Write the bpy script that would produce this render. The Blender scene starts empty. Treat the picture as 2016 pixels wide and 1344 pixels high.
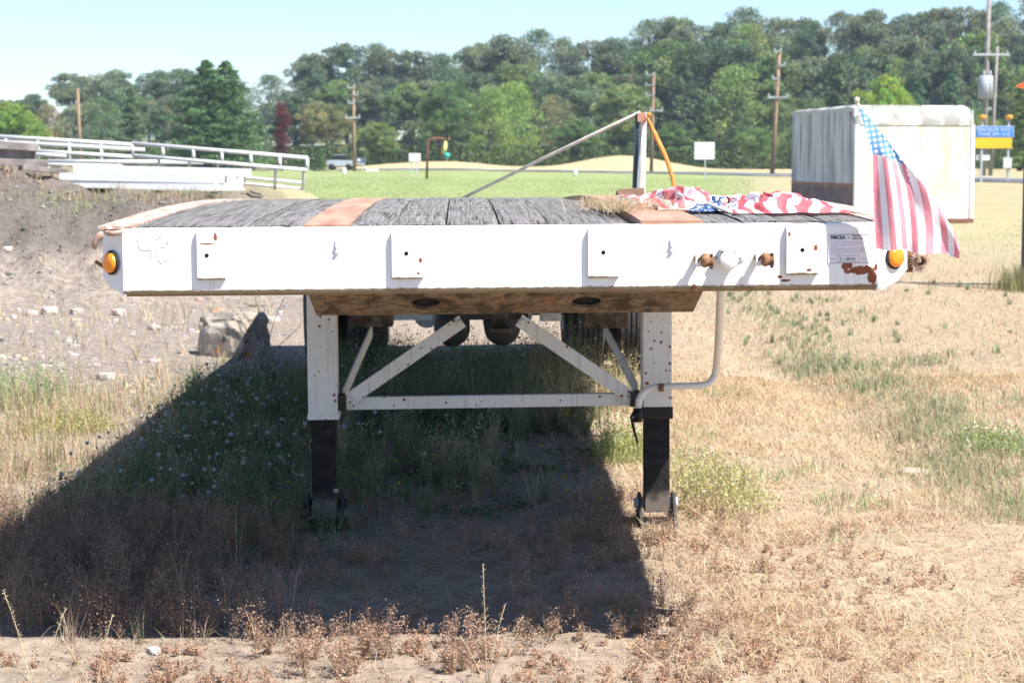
import bpy, math, random
import numpy as np
from mathutils import Vector, Matrix, noise as mnoise
rad = math.radians
random.seed(7); RNG = np.random.default_rng(11)
SC = bpy.context.scene
COL = SC.collection
# ------------------------------------------------------------------ camera
F = 3960.0; CX, CY = 1008.0, 672.0; EYE = 1.57; PITCH = math.atan(362 / F)
cam_d = bpy.data.cameras.new('camera'); cam = bpy.data.objects.new('camera', cam_d); COL.objects.link(cam)
cam.location = (0, 0, EYE); cam.rotation_euler = (math.pi / 2 - PITCH, 0, 0)
cam_d.sensor_width = 36; cam_d.lens = 36 * F / 2016; cam_d.clip_start = 0.1; cam_d.clip_end = 3000
cam_d.dof.use_dof = True; cam_d.dof.focus_distance = 6.6; cam_d.dof.aperture_fstop = 8.5
SC.camera = cam
# ------------------------------------------------------------------ world, sun, exposure
SUNV = Vector((0.57, -0.42, 1.0)).normalized()          # towards the sun
EL = math.asin(SUNV.z); AZ = math.atan2(SUNV.x, SUNV.y)
W = bpy.data.worlds.new('World'); SC.world = W; W.use_nodes = True
wn = W.node_tree.nodes; wl = W.node_tree.links
bg = wn['Background']; sky = wn.new('ShaderNodeTexSky'); sky.sky_type = 'NISHITA'; sky.sun_disc = False
sky.sun_elevation = EL; sky.sun_rotation = AZ; sky.air_density = 1.0; sky.dust_density = 0.0; sky.ozone_density = 2.0
tcw = wn.new('ShaderNodeTexCoord'); mpw = wn.new('ShaderNodeMapping'); mpw.inputs['Scale'].default_value = (2.0, 2.0, 9.0)
nzw = wn.new('ShaderNodeTexNoise'); nzw.inputs['Scale'].default_value = 2.2; nzw.inputs['Detail'].default_value = 6
rpw = wn.new('ShaderNodeValToRGB'); rpw.color_ramp.elements[0].position = 0.50; rpw.color_ramp.elements[1].position = 0.80
rpw.color_ramp.elements[1].color = (0.28, 0.28, 0.28, 1)
mxw = wn.new('ShaderNodeMix'); mxw.data_type = 'RGBA'; mxw.inputs['B'].default_value = (7.0, 7.3, 7.6, 1)
wl.new(tcw.outputs['Generated'], mpw.inputs['Vector']); wl.new(mpw.outputs['Vector'], nzw.inputs['Vector'])
wl.new(nzw.outputs['Fac'], rpw.inputs['Fac']); wl.new(rpw.outputs['Color'], mxw.inputs['Factor'])
wl.new(sky.outputs['Color'], mxw.inputs['A']); tnw = wn.new('ShaderNodeMix'); tnw.data_type = 'RGBA'; tnw.blend_type = 'MULTIPLY'; tnw.inputs['Factor'].default_value = 1.0; tnw.inputs['B'].default_value = (0.84, 0.96, 1.14, 1)
wl.new(mxw.outputs['Result'], tnw.inputs['A']); wl.new(tnw.outputs['Result'], bg.inputs['Color'])
bg.inputs['Strength'].default_value = 0.078
sun_d = bpy.data.lights.new('sun', 'SUN'); sun_d.energy = 5.0; sun_d.angle = rad(0.53); sun_d.color = (1.0, 0.965, 0.92)
sun = bpy.data.objects.new('sun', sun_d); COL.objects.link(sun); sun.location = (8, -6, 20)
sun.rotation_euler = SUNV.to_track_quat('Z', 'Y').to_euler()
SC.view_settings.view_transform = 'Standard'; SC.view_settings.look = 'None'; SC.view_settings.gamma = 1
SC.view_settings.use_curve_mapping = False; SC.view_settings.exposure = 1.08
SC.render.engine = 'CYCLES'; SC.cycles.use_denoising = True
SC.cycles.max_bounces = 4; SC.cycles.diffuse_bounces = 2; SC.cycles.transmission_bounces = 2; SC.cycles.volume_bounces = 0; SC.cycles.adaptive_threshold = 0.02

# ------------------------------------------------------------------ pixel helpers (measure -> metres)
def ray(px, py):
    a = (px - CX) / F; b = -(py - CY) / F; c, s = math.cos(PITCH), math.sin(PITCH)
    return Vector((a, c + b * s, -s + b * c))
def at(px, py, Y):
    d = ray(px, py); return Vector((0, 0, EYE)) + d * (Y / d.y)
TM = Matrix.Translation((-0.042, 6.35, 0)) @ Matrix.Rotation(rad(1.5), 4, 'Z') @ Matrix.Rotation(rad(-0.42), 4, 'Y')
TI = TM.inverted()
def L(px, py, s=0.0):                                   # trailer-local point on the plane y = s
    o = TI @ Vector((0, 0, EYE)); d = TI.to_3x3() @ ray(px, py)
    return o + d * ((s - o.y) / d.y)

# ------------------------------------------------------------------ material helpers
class K:
    def __init__(s, name):
        s.m = bpy.data.materials.new(name); s.m.use_nodes = True
        s.t = s.m.node_tree; s.b = s.t.nodes['Principled BSDF']; s.b.inputs['Roughness'].default_value = 0.8
        s.b.inputs['Specular IOR Level'].default_value = 0.3
    def nd(s, ty): return s.t.nodes.new(ty)
    def put(s, sock, v):
        if isinstance(v, bpy.types.NodeSocket): s.t.links.new(v, sock)
        elif sock.type == 'RGBA' and isinstance(v, (int, float)): sock.default_value = (v, v, v, 1)
        elif isinstance(v, (tuple, list)) and len(v) == 3 and sock.type == 'RGBA': sock.default_value = (*v, 1)
        else: sock.default_value = v
    def co(s, w='Object'): return s.nd('ShaderNodeTexCoord').outputs[w]
    def attr(s, n): a = s.nd('ShaderNodeAttribute'); a.attribute_name = n; return a.outputs['Color']
    def ocol(s): return s.nd('ShaderNodeObjectInfo').outputs['Color']
    def orand(s): return s.nd('ShaderNodeObjectInfo').outputs['Random']
    def map(s, v, sc=(1, 1, 1), loc=(0, 0, 0), rot=(0, 0, 0)):
        n = s.nd('ShaderNodeMapping'); s.put(n.inputs['Vector'], v); s.put(n.inputs['Scale'], sc)
        s.put(n.inputs['Location'], loc); s.put(n.inputs['Rotation'], rot); return n.outputs[0]
    def noise(s, v, scale, det=4, rough=0.55, dist=0.0):
        n = s.nd('ShaderNodeTexNoise'); s.put(n.inputs['Vector'], v); s.put(n.inputs['Scale'], scale)
        s.put(n.inputs['Detail'], det); s.put(n.inputs['Roughness'], rough); s.put(n.inputs['Distortion'], dist); return n.outputs['Fac']
    def voro(s, v, scale, out='Distance', feat='F1'):
        n = s.nd('ShaderNodeTexVoronoi'); n.feature = feat; s.put(n.inputs['Vector'], v); s.put(n.inputs['Scale'], scale); return n.outputs[out]
    def math(s, op, a, b=0.0, c=None):
        n = s.nd('ShaderNodeMath'); n.operation = op; s.put(n.inputs[0], a); s.put(n.inputs[1], b)
        if c is not None: s.put(n.inputs[2], c)
        return n.outputs[0]
    def rng(s, v, a, b, c=0.0, d=1.0, smooth=True):
        n = s.nd('ShaderNodeMapRange'); n.interpolation_type = 'SMOOTHSTEP' if smooth else 'LINEAR'
        for i, q in enumerate((v, a, b, c, d)): s.put(n.inputs[i], q)
        return n.outputs[0]
    def mix(s, f, a, b, blend='MIX'):
        n = s.nd('ShaderNodeMix'); n.data_type = 'RGBA'; n.blend_type = blend
        s.put(n.inputs['Factor'], f); s.put(n.inputs['A'], a); s.put(n.inputs['B'], b); return n.outputs['Result']
    def sep(s, v): n = s.nd('ShaderNodeSeparateXYZ'); s.put(n.inputs[0], v); return n.outputs[0], n.outputs[1], n.outputs[2]
    def bump(s, h, st=0.5, d=0.01):
        n = s.nd('ShaderNodeBump'); s.put(n.inputs['Height'], h); s.put(n.inputs['Strength'], st); s.put(n.inputs['Distance'], d)
        s.t.links.new(n.outputs[0], s.b.inputs['Normal'])
    def col(s, c): s.put(s.b.inputs['Base Color'], c); return s
    def rough(s, r): s.put(s.b.inputs['Roughness'], r); return s
    def metal(s, r): s.put(s.b.inputs['Metallic'], r); return s
    def blob(s, x, z, x0, z0, rx, rz, nz, amt=0.9):     # a stain of its own shape on a surface
        dx = s.math('DIVIDE', s.math('SUBTRACT', x, x0), rx); dz = s.math('DIVIDE', s.math('SUBTRACT', z, z0), rz)
        d = s.math('SQRT', s.math('ADD', s.math('MULTIPLY', dx, dx), s.math('MULTIPLY', dz, dz)))
        d = s.math('ADD', d, s.math('MULTIPLY', s.math('SUBTRACT', nz, 0.5), amt * 2))
        return s.rng(d, 0.85, 1.0, 1.0, 0.0)
def plain(name, c, rough=0.7, var=0.18, scale=18, metal=0.0):
    k = K(name); n = k.noise(k.co(), scale, 5)
    k.col(k.mix(k.rng(n, 0.3, 0.75), tuple(v * (1 - var) for v in c), tuple(min(1, v * (1 + var)) for v in c))).rough(rough).metal(metal)
    k.bump(n, 0.15, 0.01); return k.m
M = {}
M['rubber'] = plain('rubber', (0.026, 0.026, 0.028), 0.75)
M['dark_steel'] = plain('dark_steel', (0.035, 0.032, 0.030), 0.6)
M['black_grease'] = plain('black_grease', (0.016, 0.015, 0.015), 0.45, 0.4)
M['wood_pale'] = plain('wood_pale', (0.78, 0.69, 0.56), 0.7)
M['wood_block'] = plain('wood_block', (0.27, 0.17, 0.11), 0.8, 0.35)
M['orange_web'] = plain('orange_web', (0.75, 0.24, 0.05), 0.7)
M['green_paint'] = plain('green_paint', (0.02, 0.055, 0.055), 0.5)
M['grey_paint'] = plain('grey_paint', (0.34, 0.36, 0.40), 0.6)
M['white_plain'] = plain('white_plain', (0.72, 0.72, 0.70), 0.5, 0.08)
M['galv'] = plain('galv', (0.42, 0.44, 0.45), 0.5, 0.15)
M['pole_wood'] = plain('pole_wood', (0.30, 0.19, 0.12), 0.85, 0.25, 4)
M['pole_grey'] = plain('pole_grey', (0.26, 0.23, 0.21), 0.85, 0.25, 4)
M['wire'] = plain('wire', (0.10, 0.10, 0.11), 0.6)
M['rust_pipe'] = plain('rust_pipe', (0.20, 0.09, 0.06), 0.8)
M['ink'] = plain('ink', (0.05, 0.045, 0.06), 0.7)
M['ink_faint'] = plain('ink_faint', (0.42, 0.40, 0.46), 0.7)
M['paper'] = plain('paper', (0.74, 0.72, 0.76), 0.6, 0.03)
M['hole'] = plain('hole', (0.006, 0.006, 0.006), 0.9)  # near-black painted in for the shade inside the pads' bolt holes
M['ghost_red'] = plain('ghost_red', (0.76, 0.55, 0.58), 0.7, 0.15, 60)
M['ghost_grey'] = plain('ghost_grey', (0.66, 0.64, 0.65), 0.7, 0.06, 60)
M['asphalt'] = plain('asphalt', (0.115, 0.115, 0.13), 0.9, 0.12, 0.6)
M['line_paint'] = plain('line_paint', (0.62, 0.62, 0.60), 0.8)
M['sign_blue'] = plain('sign_blue', (0.02, 0.19, 0.62), 0.5, 0.05)
M['sign_yellow'] = plain('sign_yellow', (0.80, 0.46, 0.02), 0.5, 0.05)
M['amber'] = plain('amber', (0.75, 0.30, 0.03), 0.3, 0.05)
M['sign_orange'] = plain('sign_orange', (0.72, 0.13, 0.04), 0.5)
M['teal'] = plain('teal', (0.05, 0.42, 0.36), 0.5)
M['pale_yellow'] = plain('pale_yellow', (0.62, 0.55, 0.22), 0.6)
M['timber_old'] = plain('timber_old', (0.24, 0.21, 0.19), 0.9, 0.35, 6)
M['dark_sign'] = plain('dark_sign', (0.10, 0.13, 0.20), 0.6)
M['glass_dark'] = plain('glass_dark', (0.02, 0.025, 0.03), 0.1)
M['tank_dark'] = plain('tank_dark', (0.06, 0.057, 0.05), 0.7)
M['silver'] = plain('silver', (0.55, 0.57, 0.62), 0.3, 0.05, metal=0.4)

k = K('lens_amber'); k.col((0.86, 0.26, 0.015)).rough(0.25); k.b.inputs['Subsurface Weight'].default_value = 0.0
k.put(k.b.inputs['Specular IOR Level'], 0.5); vv = k.voro(k.map(k.co(), (1, 1, 1)), 160); k.bump(vv, 0.25, 0.002); M['lens_amber'] = k.m

def paint_white(name, blobs=(), specks=0.62, lip=None, streak=0.0):
    k = K(name); o = k.co(); x, y, z = k.sep(o)
    n1 = k.noise(o, 42, 6, 0.65); n2 = k.noise(o, 130, 3); big = k.noise(o, 5, 4)
    c = k.mix(k.rng(big, 0.35, 0.7), (0.78, 0.77, 0.75), (0.84, 0.83, 0.82))
    sp = k.math('MULTIPLY', k.rng(n2, specks + 0.06, specks + 0.10), k.rng(big, 0.42, 0.6))
    m = sp
    if streak: m = k.math('MAXIMUM', m, k.math('MULTIPLY', k.rng(k.math('ADD', k.voro(o, 30), k.math('MULTIPLY', k.noise(o, 21, 3), 0.9)), 0.62, 0.57), k.rng(k.noise(o, 7, 2), 0.38, 0.44)))
    for (x0, z0, rx, rz) in blobs: m = k.math('MAXIMUM', m, k.blob(x, z, x0, z0, rx, rz, n1))
    rust = k.mix(k.noise(o, 70, 4), (0.16, 0.045, 0.025), (0.30, 0.11, 0.05))
    if streak:
        st = k.noise(k.map(o, (60, 60, 3)), 1.0, 3); c = k.mix(k.math('MULTIPLY', k.rng(st, 0.52, 0.78), streak), c, (0.46, 0.38, 0.31))
    if lip is not None:
        run = k.noise(k.map(o, (48, 1, 2.2)), 1.0, 4, 0.6); c = k.mix(k.math('MULTIPLY', k.math('MULTIPLY', k.rng(run, 0.55, 0.75), k.rng(z, lip + 0.13, lip + 0.01)), 0.5), c, (0.42, 0.30, 0.20))
    c = k.mix(m, c, rust)
    if lip is not None:
        e = k.math('ADD', z, k.math('MULTIPLY', k.math('SUBTRACT', n1, 0.5), 0.018))
        mud = k.mix(k.noise(o, 55, 5), (0.10, 0.065, 0.03), (0.26, 0.18, 0.09))
        c = k.mix(k.rng(e, lip + 0.002, lip + 0.010, 0.95, 0.0), c, mud)
    k.col(c).rough(k.mix(m, 0.45, 0.9)); k.bump(k.math('ADD', k.math('MULTIPLY', m, -0.6), k.math('MULTIPLY', n1, 0.25)), 0.25, 0.004); return k.m

k = K('rusty_plate'); o = k.co(); n = k.noise(o, 9, 7, 0.65, 0.5); n2 = k.noise(k.map(o, (1, 1.3, 1.3)), 30, 7, 0.75)
c = k.mix(k.rng(n2, 0.35, 0.68), (0.085, 0.058, 0.036), (0.26, 0.19, 0.12)); c = k.mix(k.rng(k.noise(o, 14, 5), 0.60, 0.68), c, (0.26, 0.12, 0.06))
c = k.mix(k.rng(n, 0.46, 0.60), c, (0.05, 0.035, 0.022)); k.col(c).rough(0.75); k.bump(n2, 0.4, 0.006); M['rusty_plate'] = k.m
k = K('rust_edge'); o = k.co(); n = k.noise(k.map(o, (22, 2.0, 8)), 1.0, 6, 0.7); n2 = k.noise(o, 38, 5)
c = k.mix(k.rng(n, 0.35, 0.7), (0.34, 0.21, 0.15), (0.56, 0.41, 0.33)); c = k.mix(k.rng(n2, 0.54, 0.60), c, (0.66, 0.60, 0.56)); k.col(c).rough(0.8); k.bump(n2, 0.3, 0.004); M['rust_edge'] = k.m
k = K('rust_strip'); o = k.co(); n = k.noise(k.map(o, (10, 1.6, 8)), 1.0, 6, 0.65); c = k.mix(k.rng(n, 0.3, 0.72), (0.30, 0.155, 0.10), (0.52, 0.31, 0.215))
c = k.mix(k.rng(k.noise(k.map(o, (4, 14, 4)), 1.2, 5), 0.55, 0.7), c, (0.36, 0.25, 0.22)); k.col(c).rough(0.8); k.bump(n, 0.2, 0.004); M['rust_strip'] = k.m
k = K('rust_part'); o = k.co(); n = k.noise(o, 60, 5); k.col(k.mix(k.rng(n, 0.3, 0.7), (0.13, 0.06, 0.035), (0.36, 0.19, 0.10))).rough(0.85); k.bump(n, 0.3, 0.003); M['rust_part'] = k.m
k = K('weathered_wood'); o = k.map(k.co(), (1, 1, 1)); xr = k.orand()
gr = k.noise(k.map(o, (120, 2.2, 90)), 1.0, 7, 0.72, 0.3); cr = k.noise(k.map(o, (150, 1.1, 60)), 1.0, 5, 0.6, 0.8); tr = k.noise(k.map(o, (9, 34, 9)), 1.0, 4, 0.65)
c = k.mix(k.rng(gr, 0.30, 0.72), (0.10, 0.096, 0.092), (0.35, 0.337, 0.325)); c = k.mix(k.rng(k.noise(o, 3.5, 4), 0.52, 0.75), c, (0.30, 0.26, 0.23))
c = k.mix(k.rng(cr, 0.57, 0.64), c, (0.03, 0.028, 0.028)); c = k.mix(k.math('MULTIPLY', k.rng(tr, 0.60, 0.68), 0.8), c, (0.06, 0.055, 0.055))
c = k.mix(k.rng(xr, 0.0, 1.0, 0.0, 0.35), c, (0.20, 0.185, 0.175)); k.put(k.b.inputs['Specular IOR Level'], 0.04); k.col(c).rough(0.95)
k.bump(k.math('SUBTRACT', k.math('ADD', gr, k.math('MULTIPLY', tr, 0.7)), k.math('MULTIPLY', k.rng(cr, 0.58, 0.66), 1.2)), 0.9, 0.010); M['weathered_wood'] = k.m

def leg_mat():
    k = K('greasy_leg'); o = k.co(); x, y, z = k.sep(o); n = k.noise(o, 24, 5); n2 = k.noise(k.map(o, (60, 60, 7)), 1.0, 5, 0.7)
    c = k.mix(k.rng(n, 0.4, 0.7), (0.012, 0.011, 0.011), (0.028, 0.025, 0.024))
    scr = k.math('MULTIPLY', k.rng(n2, 0.60, 0.66), k.rng(z, 0.38, 0.46)); c = k.mix(scr, c, (0.40, 0.33, 0.30))
    e = k.math('ADD', z, k.math('MULTIPLY', n, 0.12)); c = k.mix(k.math('MULTIPLY', k.rng(e, 0.22, 0.15), 0.7), c, (0.22, 0.18, 0.15))
    k.col(c).rough(0.65); k.put(k.b.inputs['Specular IOR Level'], 0.2); k.bump(n2, 0.2, 0.003); return k.m
M['greasy_leg'] = leg_mat()

def flag_mat(name, r0, r1, b0, b1, tl):
    k = K(name); u, v, _ = k.sep(k.co('UV'))
    st = k.math('MODULO', k.math('FLOOR', k.math('MULTIPLY', v, 13.0)), 2.0)     # v = 0 top stripe (red)
    wear = k.noise(k.co('UV'), 7, 4)
    c = k.mix(st, k.mix(k.rng(wear, 0.3, 0.7), r0, r1), (0.80, 0.78, 0.79))
    inc = k.math('MULTIPLY', k.math('LESS_THAN', u, 0.40), k.math('LESS_THAN', v, 7 / 13.0))
    sn = k.nd('ShaderNodeUVMap'); sn.uv_map = 'Star'; gx, gy, _ = k.sep(sn.outputs[0])
    def stars(ox):
        ax = k.math('DIVIDE', k.math('ADD', gx, ox), 2.0); ay = k.math('DIVIDE', k.math('ADD', gy, ox), 2.0)
        fx = k.math('SUBTRACT', k.math('FRACT', ax), 0.5); fy = k.math('SUBTRACT', k.math('FRACT', ay), 0.5)
        r = k.math('SQRT', k.math('ADD', k.math('MULTIPLY', fx, fx), k.math('MULTIPLY', fy, fy)))
        th = k.math('ARCTAN2', fy, fx); lim = k.math('MULTIPLY_ADD', k.math('COSINE', k.math('MULTIPLY', th, 5.0)), 0.075, 0.20)
        return k.math('LESS_THAN', r, lim)
    s2 = k.math('MAXIMUM', stars(0.0), stars(1.0))
    c = k.mix(inc, c, k.mix(s2, k.mix(k.rng(wear, 0.3, 0.7), b0, b1), (0.80, 0.80, 0.82)))
    k.col(c).rough(0.75)
    tr = k.nd('ShaderNodeBsdfTranslucent'); k.put(tr.inputs['Color'], c); mx = k.nd('ShaderNodeMixShader'); mx.inputs[0].default_value = tl
    out = k.t.nodes['Material Output']; k.t.links.new(k.b.outputs[0], mx.inputs[1]); k.t.links.new(tr.outputs[0], mx.inputs[2]); k.t.links.new(mx.outputs[0], out.inputs[0])
    wv = k.noise(k.map(k.co('UV'), (30, 9, 1)), 1.0, 3); k.bump(wv, 0.25, 0.004); return k.m
M['flag_cloth'] = flag_mat('flag_cloth', (0.62, 0.10, 0.12), (0.70, 0.20, 0.22), (0.045, 0.10, 0.26), (0.09, 0.19, 0.40), 0.3); M['flag_overlit'] = flag_mat('flag_overlit', (0.71, 0.22, 0.26), (0.77, 0.33, 0.37), (0.09, 0.24, 0.50), (0.15, 0.33, 0.60), 0.15)  # second cloth is the standing flag: overexposure and shine-through painted as paler colours

def veg(name, transl=0.3, use_obj=False):
    k = K(name); c = k.attr('Col')
    if use_obj: c = k.mix(1.0, c, k.ocol(), 'MULTIPLY')
    k.col(c).rough(0.75); k.put(k.b.inputs['Specular IOR Level'], 0.12)
    tr = k.nd('ShaderNodeBsdfTranslucent'); k.put(tr.inputs['Color'], c); mx = k.nd('ShaderNodeMixShader'); mx.inputs[0].default_value = transl
    out = k.t.nodes['Material Output']; k.t.links.new(k.b.outputs[0], mx.inputs[1]); k.t.links.new(tr.outputs[0], mx.inputs[2]); k.t.links.new(mx.outputs[0], out.inputs[0]); return k.m
M['veg'] = veg('vegetation', 0.3); M['leaf'] = veg('tree_leaves', 0.28, True); M['stone'] = veg('stone_colours', 0.0)
k = K('bark'); n = k.noise(k.map(k.co(), (6, 6, 1)), 3, 5); k.col(k.mix(n, (0.06, 0.05, 0.04), (0.16, 0.13, 0.10))); M['bark'] = k.m
k = K('boulder_rock'); o = k.co(); n = k.noise(o, 5, 6, 0.6); c = k.mix(k.rng(n, 0.35, 0.65), (0.24, 0.21, 0.17), (0.44, 0.37, 0.30)); c = k.mix(k.rng(k.noise(k.map(o, loc=(3.3, 1, 2)), 3.4, 4), 0.52, 0.62), c, (0.46, 0.22, 0.10))
c = k.mix(k.rng(k.noise(o, 11, 4), 0.62, 0.7), c, (0.10, 0.08, 0.07)); k.col(c).rough(0.9); k.bump(n, 0.6, 0.03); M['boulder_rock'] = k.m

# ------------------------------------------------------------------ mesh helpers
def link(name, me, parent=None, mat=None):
    o = bpy.data.objects.new(name, me); COL.objects.link(o)
    if parent: o.parent = parent
    if mat and me and not me.materials: me.materials.append(mat)
    return o
def tag(o, label=None, cat=None, group=None, kind=None):
    if label: o['label'] = label
    if cat: o['category'] = cat
    if group: o['group'] = group
    if kind: o['kind'] = kind
    return o
def empty(name, loc=(0, 0, 0), rz=0.0):
    o = bpy.data.objects.new(name, None); COL.objects.link(o); o.location = loc; o.rotation_euler = (0, 0, rz); o.empty_display_size = 0.1; return o
class MB:
    def __init__(s): s.v = []; s.f = []; s.sm = []
    def box(s, a, b, bev=0.0):
        x0, y0, z0 = a; x1, y1, z1 = b; return s.hexa([(x0, y0, z0), (x1, y0, z0), (x1, y1, z0), (x0, y1, z0), (x0, y0, z1), (x1, y0, z1), (x1, y1, z1), (x0, y1, z1)])
    def hexa(s, p):
        n = len(s.v); s.v += [tuple(q) for q in p]
        for f in ((3, 2, 1, 0), (4, 5, 6, 7), (0, 1, 5, 4), (1, 2, 6, 5), (2, 3, 7, 6), (3, 0, 4, 7)): s.f.append(tuple(n + i for i in f)); s.sm.append(False)
        return s
    def beam(s, p, q, w, h, up=(0, 0, 1)):              # rectangular bar from p to q
        p = Vector(p); q = Vector(q); d = (q - p).normalized(); u = Vector(up)
        if abs(d.dot(u)) > 0.98: u = Vector((0, 1, 0))
        r = d.cross(u).normalized(); u = r.cross(d).normalized(); r = r * w / 2; u = u * h / 2
        return s.hexa([p - r - u, p + r - u, q + r - u, q - r - u, p - r + u, p + r + u, q + r + u, q - r + u])
    def tube(s, pts, r, seg=10, cap=True):
        pts = [Vector(p) for p in pts]; n0 = len(s.v); N = len(pts); rr = r if isinstance(r, (list, tuple)) else [r] * N
        prev = None
        for i, p in enumerate(pts):
            d = (pts[min(i + 1, N - 1)] - pts[max(i - 1, 0)]).normalized()
            if prev is None:
                u = Vector((0, 0, 1)) if abs(d.z) < 0.9 else Vector((0, 1, 0)); a = d.cross(u).normalized()
            else: a = (prev - d * prev.dot(d)).normalized()
            prev = a; b = d.cross(a)
            for j in range(seg):
                t = 2 * math.pi * j / seg; s.v.append(tuple(p + (a * math.cos(t) + b * math.sin(t)) * rr[i]))
        for i in range(N - 1):
            for j in range(seg):
                j2 = (j + 1) % seg; s.f.append((n0 + i * seg + j, n0 + i * seg + j2, n0 + (i + 1) * seg + j2, n0 + (i + 1) * seg + j)); s.sm.append(True)
        if cap:
            s.f.append(tuple(n0 + j for j in range(seg))[::-1]); s.sm.append(False); s.f.append(tuple(n0 + (N - 1) * seg + j for j in range(seg))); s.sm.append(False)
        return s
    def prism(s, poly, axis, a, b):                     # polygon in the two other axes, extruded a..b along axis
        n = len(s.v); N = len(poly)
        def P(q, t):
            if axis == 'x': return (t, q[0], q[1])
            if axis == 'y': return (q[0], t, q[1])
            return (q[0], q[1], t)
        s.v += [P(q, a) for q in poly] + [P(q, b) for q in poly]
        s.f.append(tuple(range(n, n + N))[::-1]); s.f.append(tuple(range(n + N, n + 2 * N))); s.sm += [False, False]
        for i in range(N):
            j = (i + 1) % N; s.f.append((n + i, n + j, n + N + j, n + N + i)); s.sm.append(False)
        return s
    def lathe(s, prof, c, axis=(1, 0, 0), seg=40):      # prof: (along axis, radius)
        ax = Vector(axis).normalized(); u = Vector((0, 0, 1)) if abs(ax.z) < 0.9 else Vector((1, 0, 0)); a = ax.cross(u).normalized(); b = ax.cross(a); c = Vector(c)
        n = len(s.v); N = len(prof)
        for (t, r) in prof:
            for j in range(seg):
                th = 2 * math.pi * j / seg; s.v.append(tuple(c + ax * t + (a * math.cos(th) + b * math.sin(th)) * max(r, 1e-5)))
        for i in range(N - 1):
            for j in range(seg):
                j2 = (j + 1) % seg; s.f.append((n + i * seg + j, n + (i + 1) * seg + j, n + (i + 1) * seg + j2, n + i * seg + j2)); s.sm.append(True)
        return s
    def grid(s, fn, nu, nv, smooth=True):
        n = len(s.v)
        for i in range(nu + 1):
            for j in range(nv + 1): s.v.append(tuple(fn(i / nu, j / nv)))
        for i in range(nu):
            for j in range(nv):
                a = n + i * (nv + 1) + j; s.f.append((a, a + nv + 1, a + nv + 2, a + 1)); s.sm.append(smooth)
        return s
    def mesh(s, name, mat=None, bevel=0.0, fix=True):
        me = bpy.data.meshes.new(name); me.from_pydata(s.v, [], s.f); me.polygons.foreach_set('use_smooth', s.sm)
        if fix or bevel:
            import bmesh
            bm = bmesh.new(); bm.from_mesh(me)
            if fix: bmesh.ops.recalc_face_normals(bm, faces=bm.faces)
            if bevel: bmesh.ops.bevel(bm, geom=bm.edges[:], offset=bevel, segments=2, affect='EDGES', profile=0.6)
            bm.to_mesh(me); bm.free()
        if mat: me.materials.append(mat)
        me.update(); return me
    def build(s, name, mat, parent=None, bevel=0.0, fix=True): return link(name, s.mesh(name, mat, bevel, fix), parent)
def np_mesh(name, V, T, C=None, mat=None, quad=False):
    k_ = T.shape[1]; me = bpy.data.meshes.new(name); me.vertices.add(len(V)); me.vertices.foreach_set('co', np.ascontiguousarray(V, dtype=np.float32).ravel())
    me.loops.add(T.size); me.loops.foreach_set('vertex_index', np.ascontiguousarray(T, dtype=np.int32).ravel())
    me.polygons.add(len(T)); me.polygons.foreach_set('loop_start', np.arange(0, T.size, k_, dtype=np.int32))
    me.update(calc_edges=True)
    if C is not None:
        a = me.color_attributes.new('Col', 'FLOAT_COLOR', 'POINT'); cc = np.ones((len(V), 4), np.float32); cc[:, :3] = C; a.data.foreach_set('color', cc.ravel())
    if mat: me.materials.append(mat)
    me.validate(); return me
def copy_tree(o, parent=None):
    c = o.copy(); COL.objects.link(c); c.parent = parent
    for ch in o.children: copy_tree(ch, c)
    return c
def text_mesh(name, body, size, mat, parent, loc, rot=(math.pi / 2, 0, 0), align='LEFT', bold=0.0):
    cu = bpy.data.curves.new(name, 'FONT'); cu.body = body; cu.size = size; cu.align_x = align; cu.extrude = 0.0004; cu.offset = bold; cu.resolution_u = 3
    t = bpy.data.objects.new(name, cu); COL.objects.link(t); bpy.context.view_layer.update()
    me = bpy.data.meshes.new_from_object(t.evaluated_get(bpy.context.evaluated_depsgraph_get())); bpy.data.objects.remove(t)
    me.materials.clear(); me.materials.append(mat); o = link(name, me, parent); o.location = loc; o.rotation_euler = rot; return o

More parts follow.
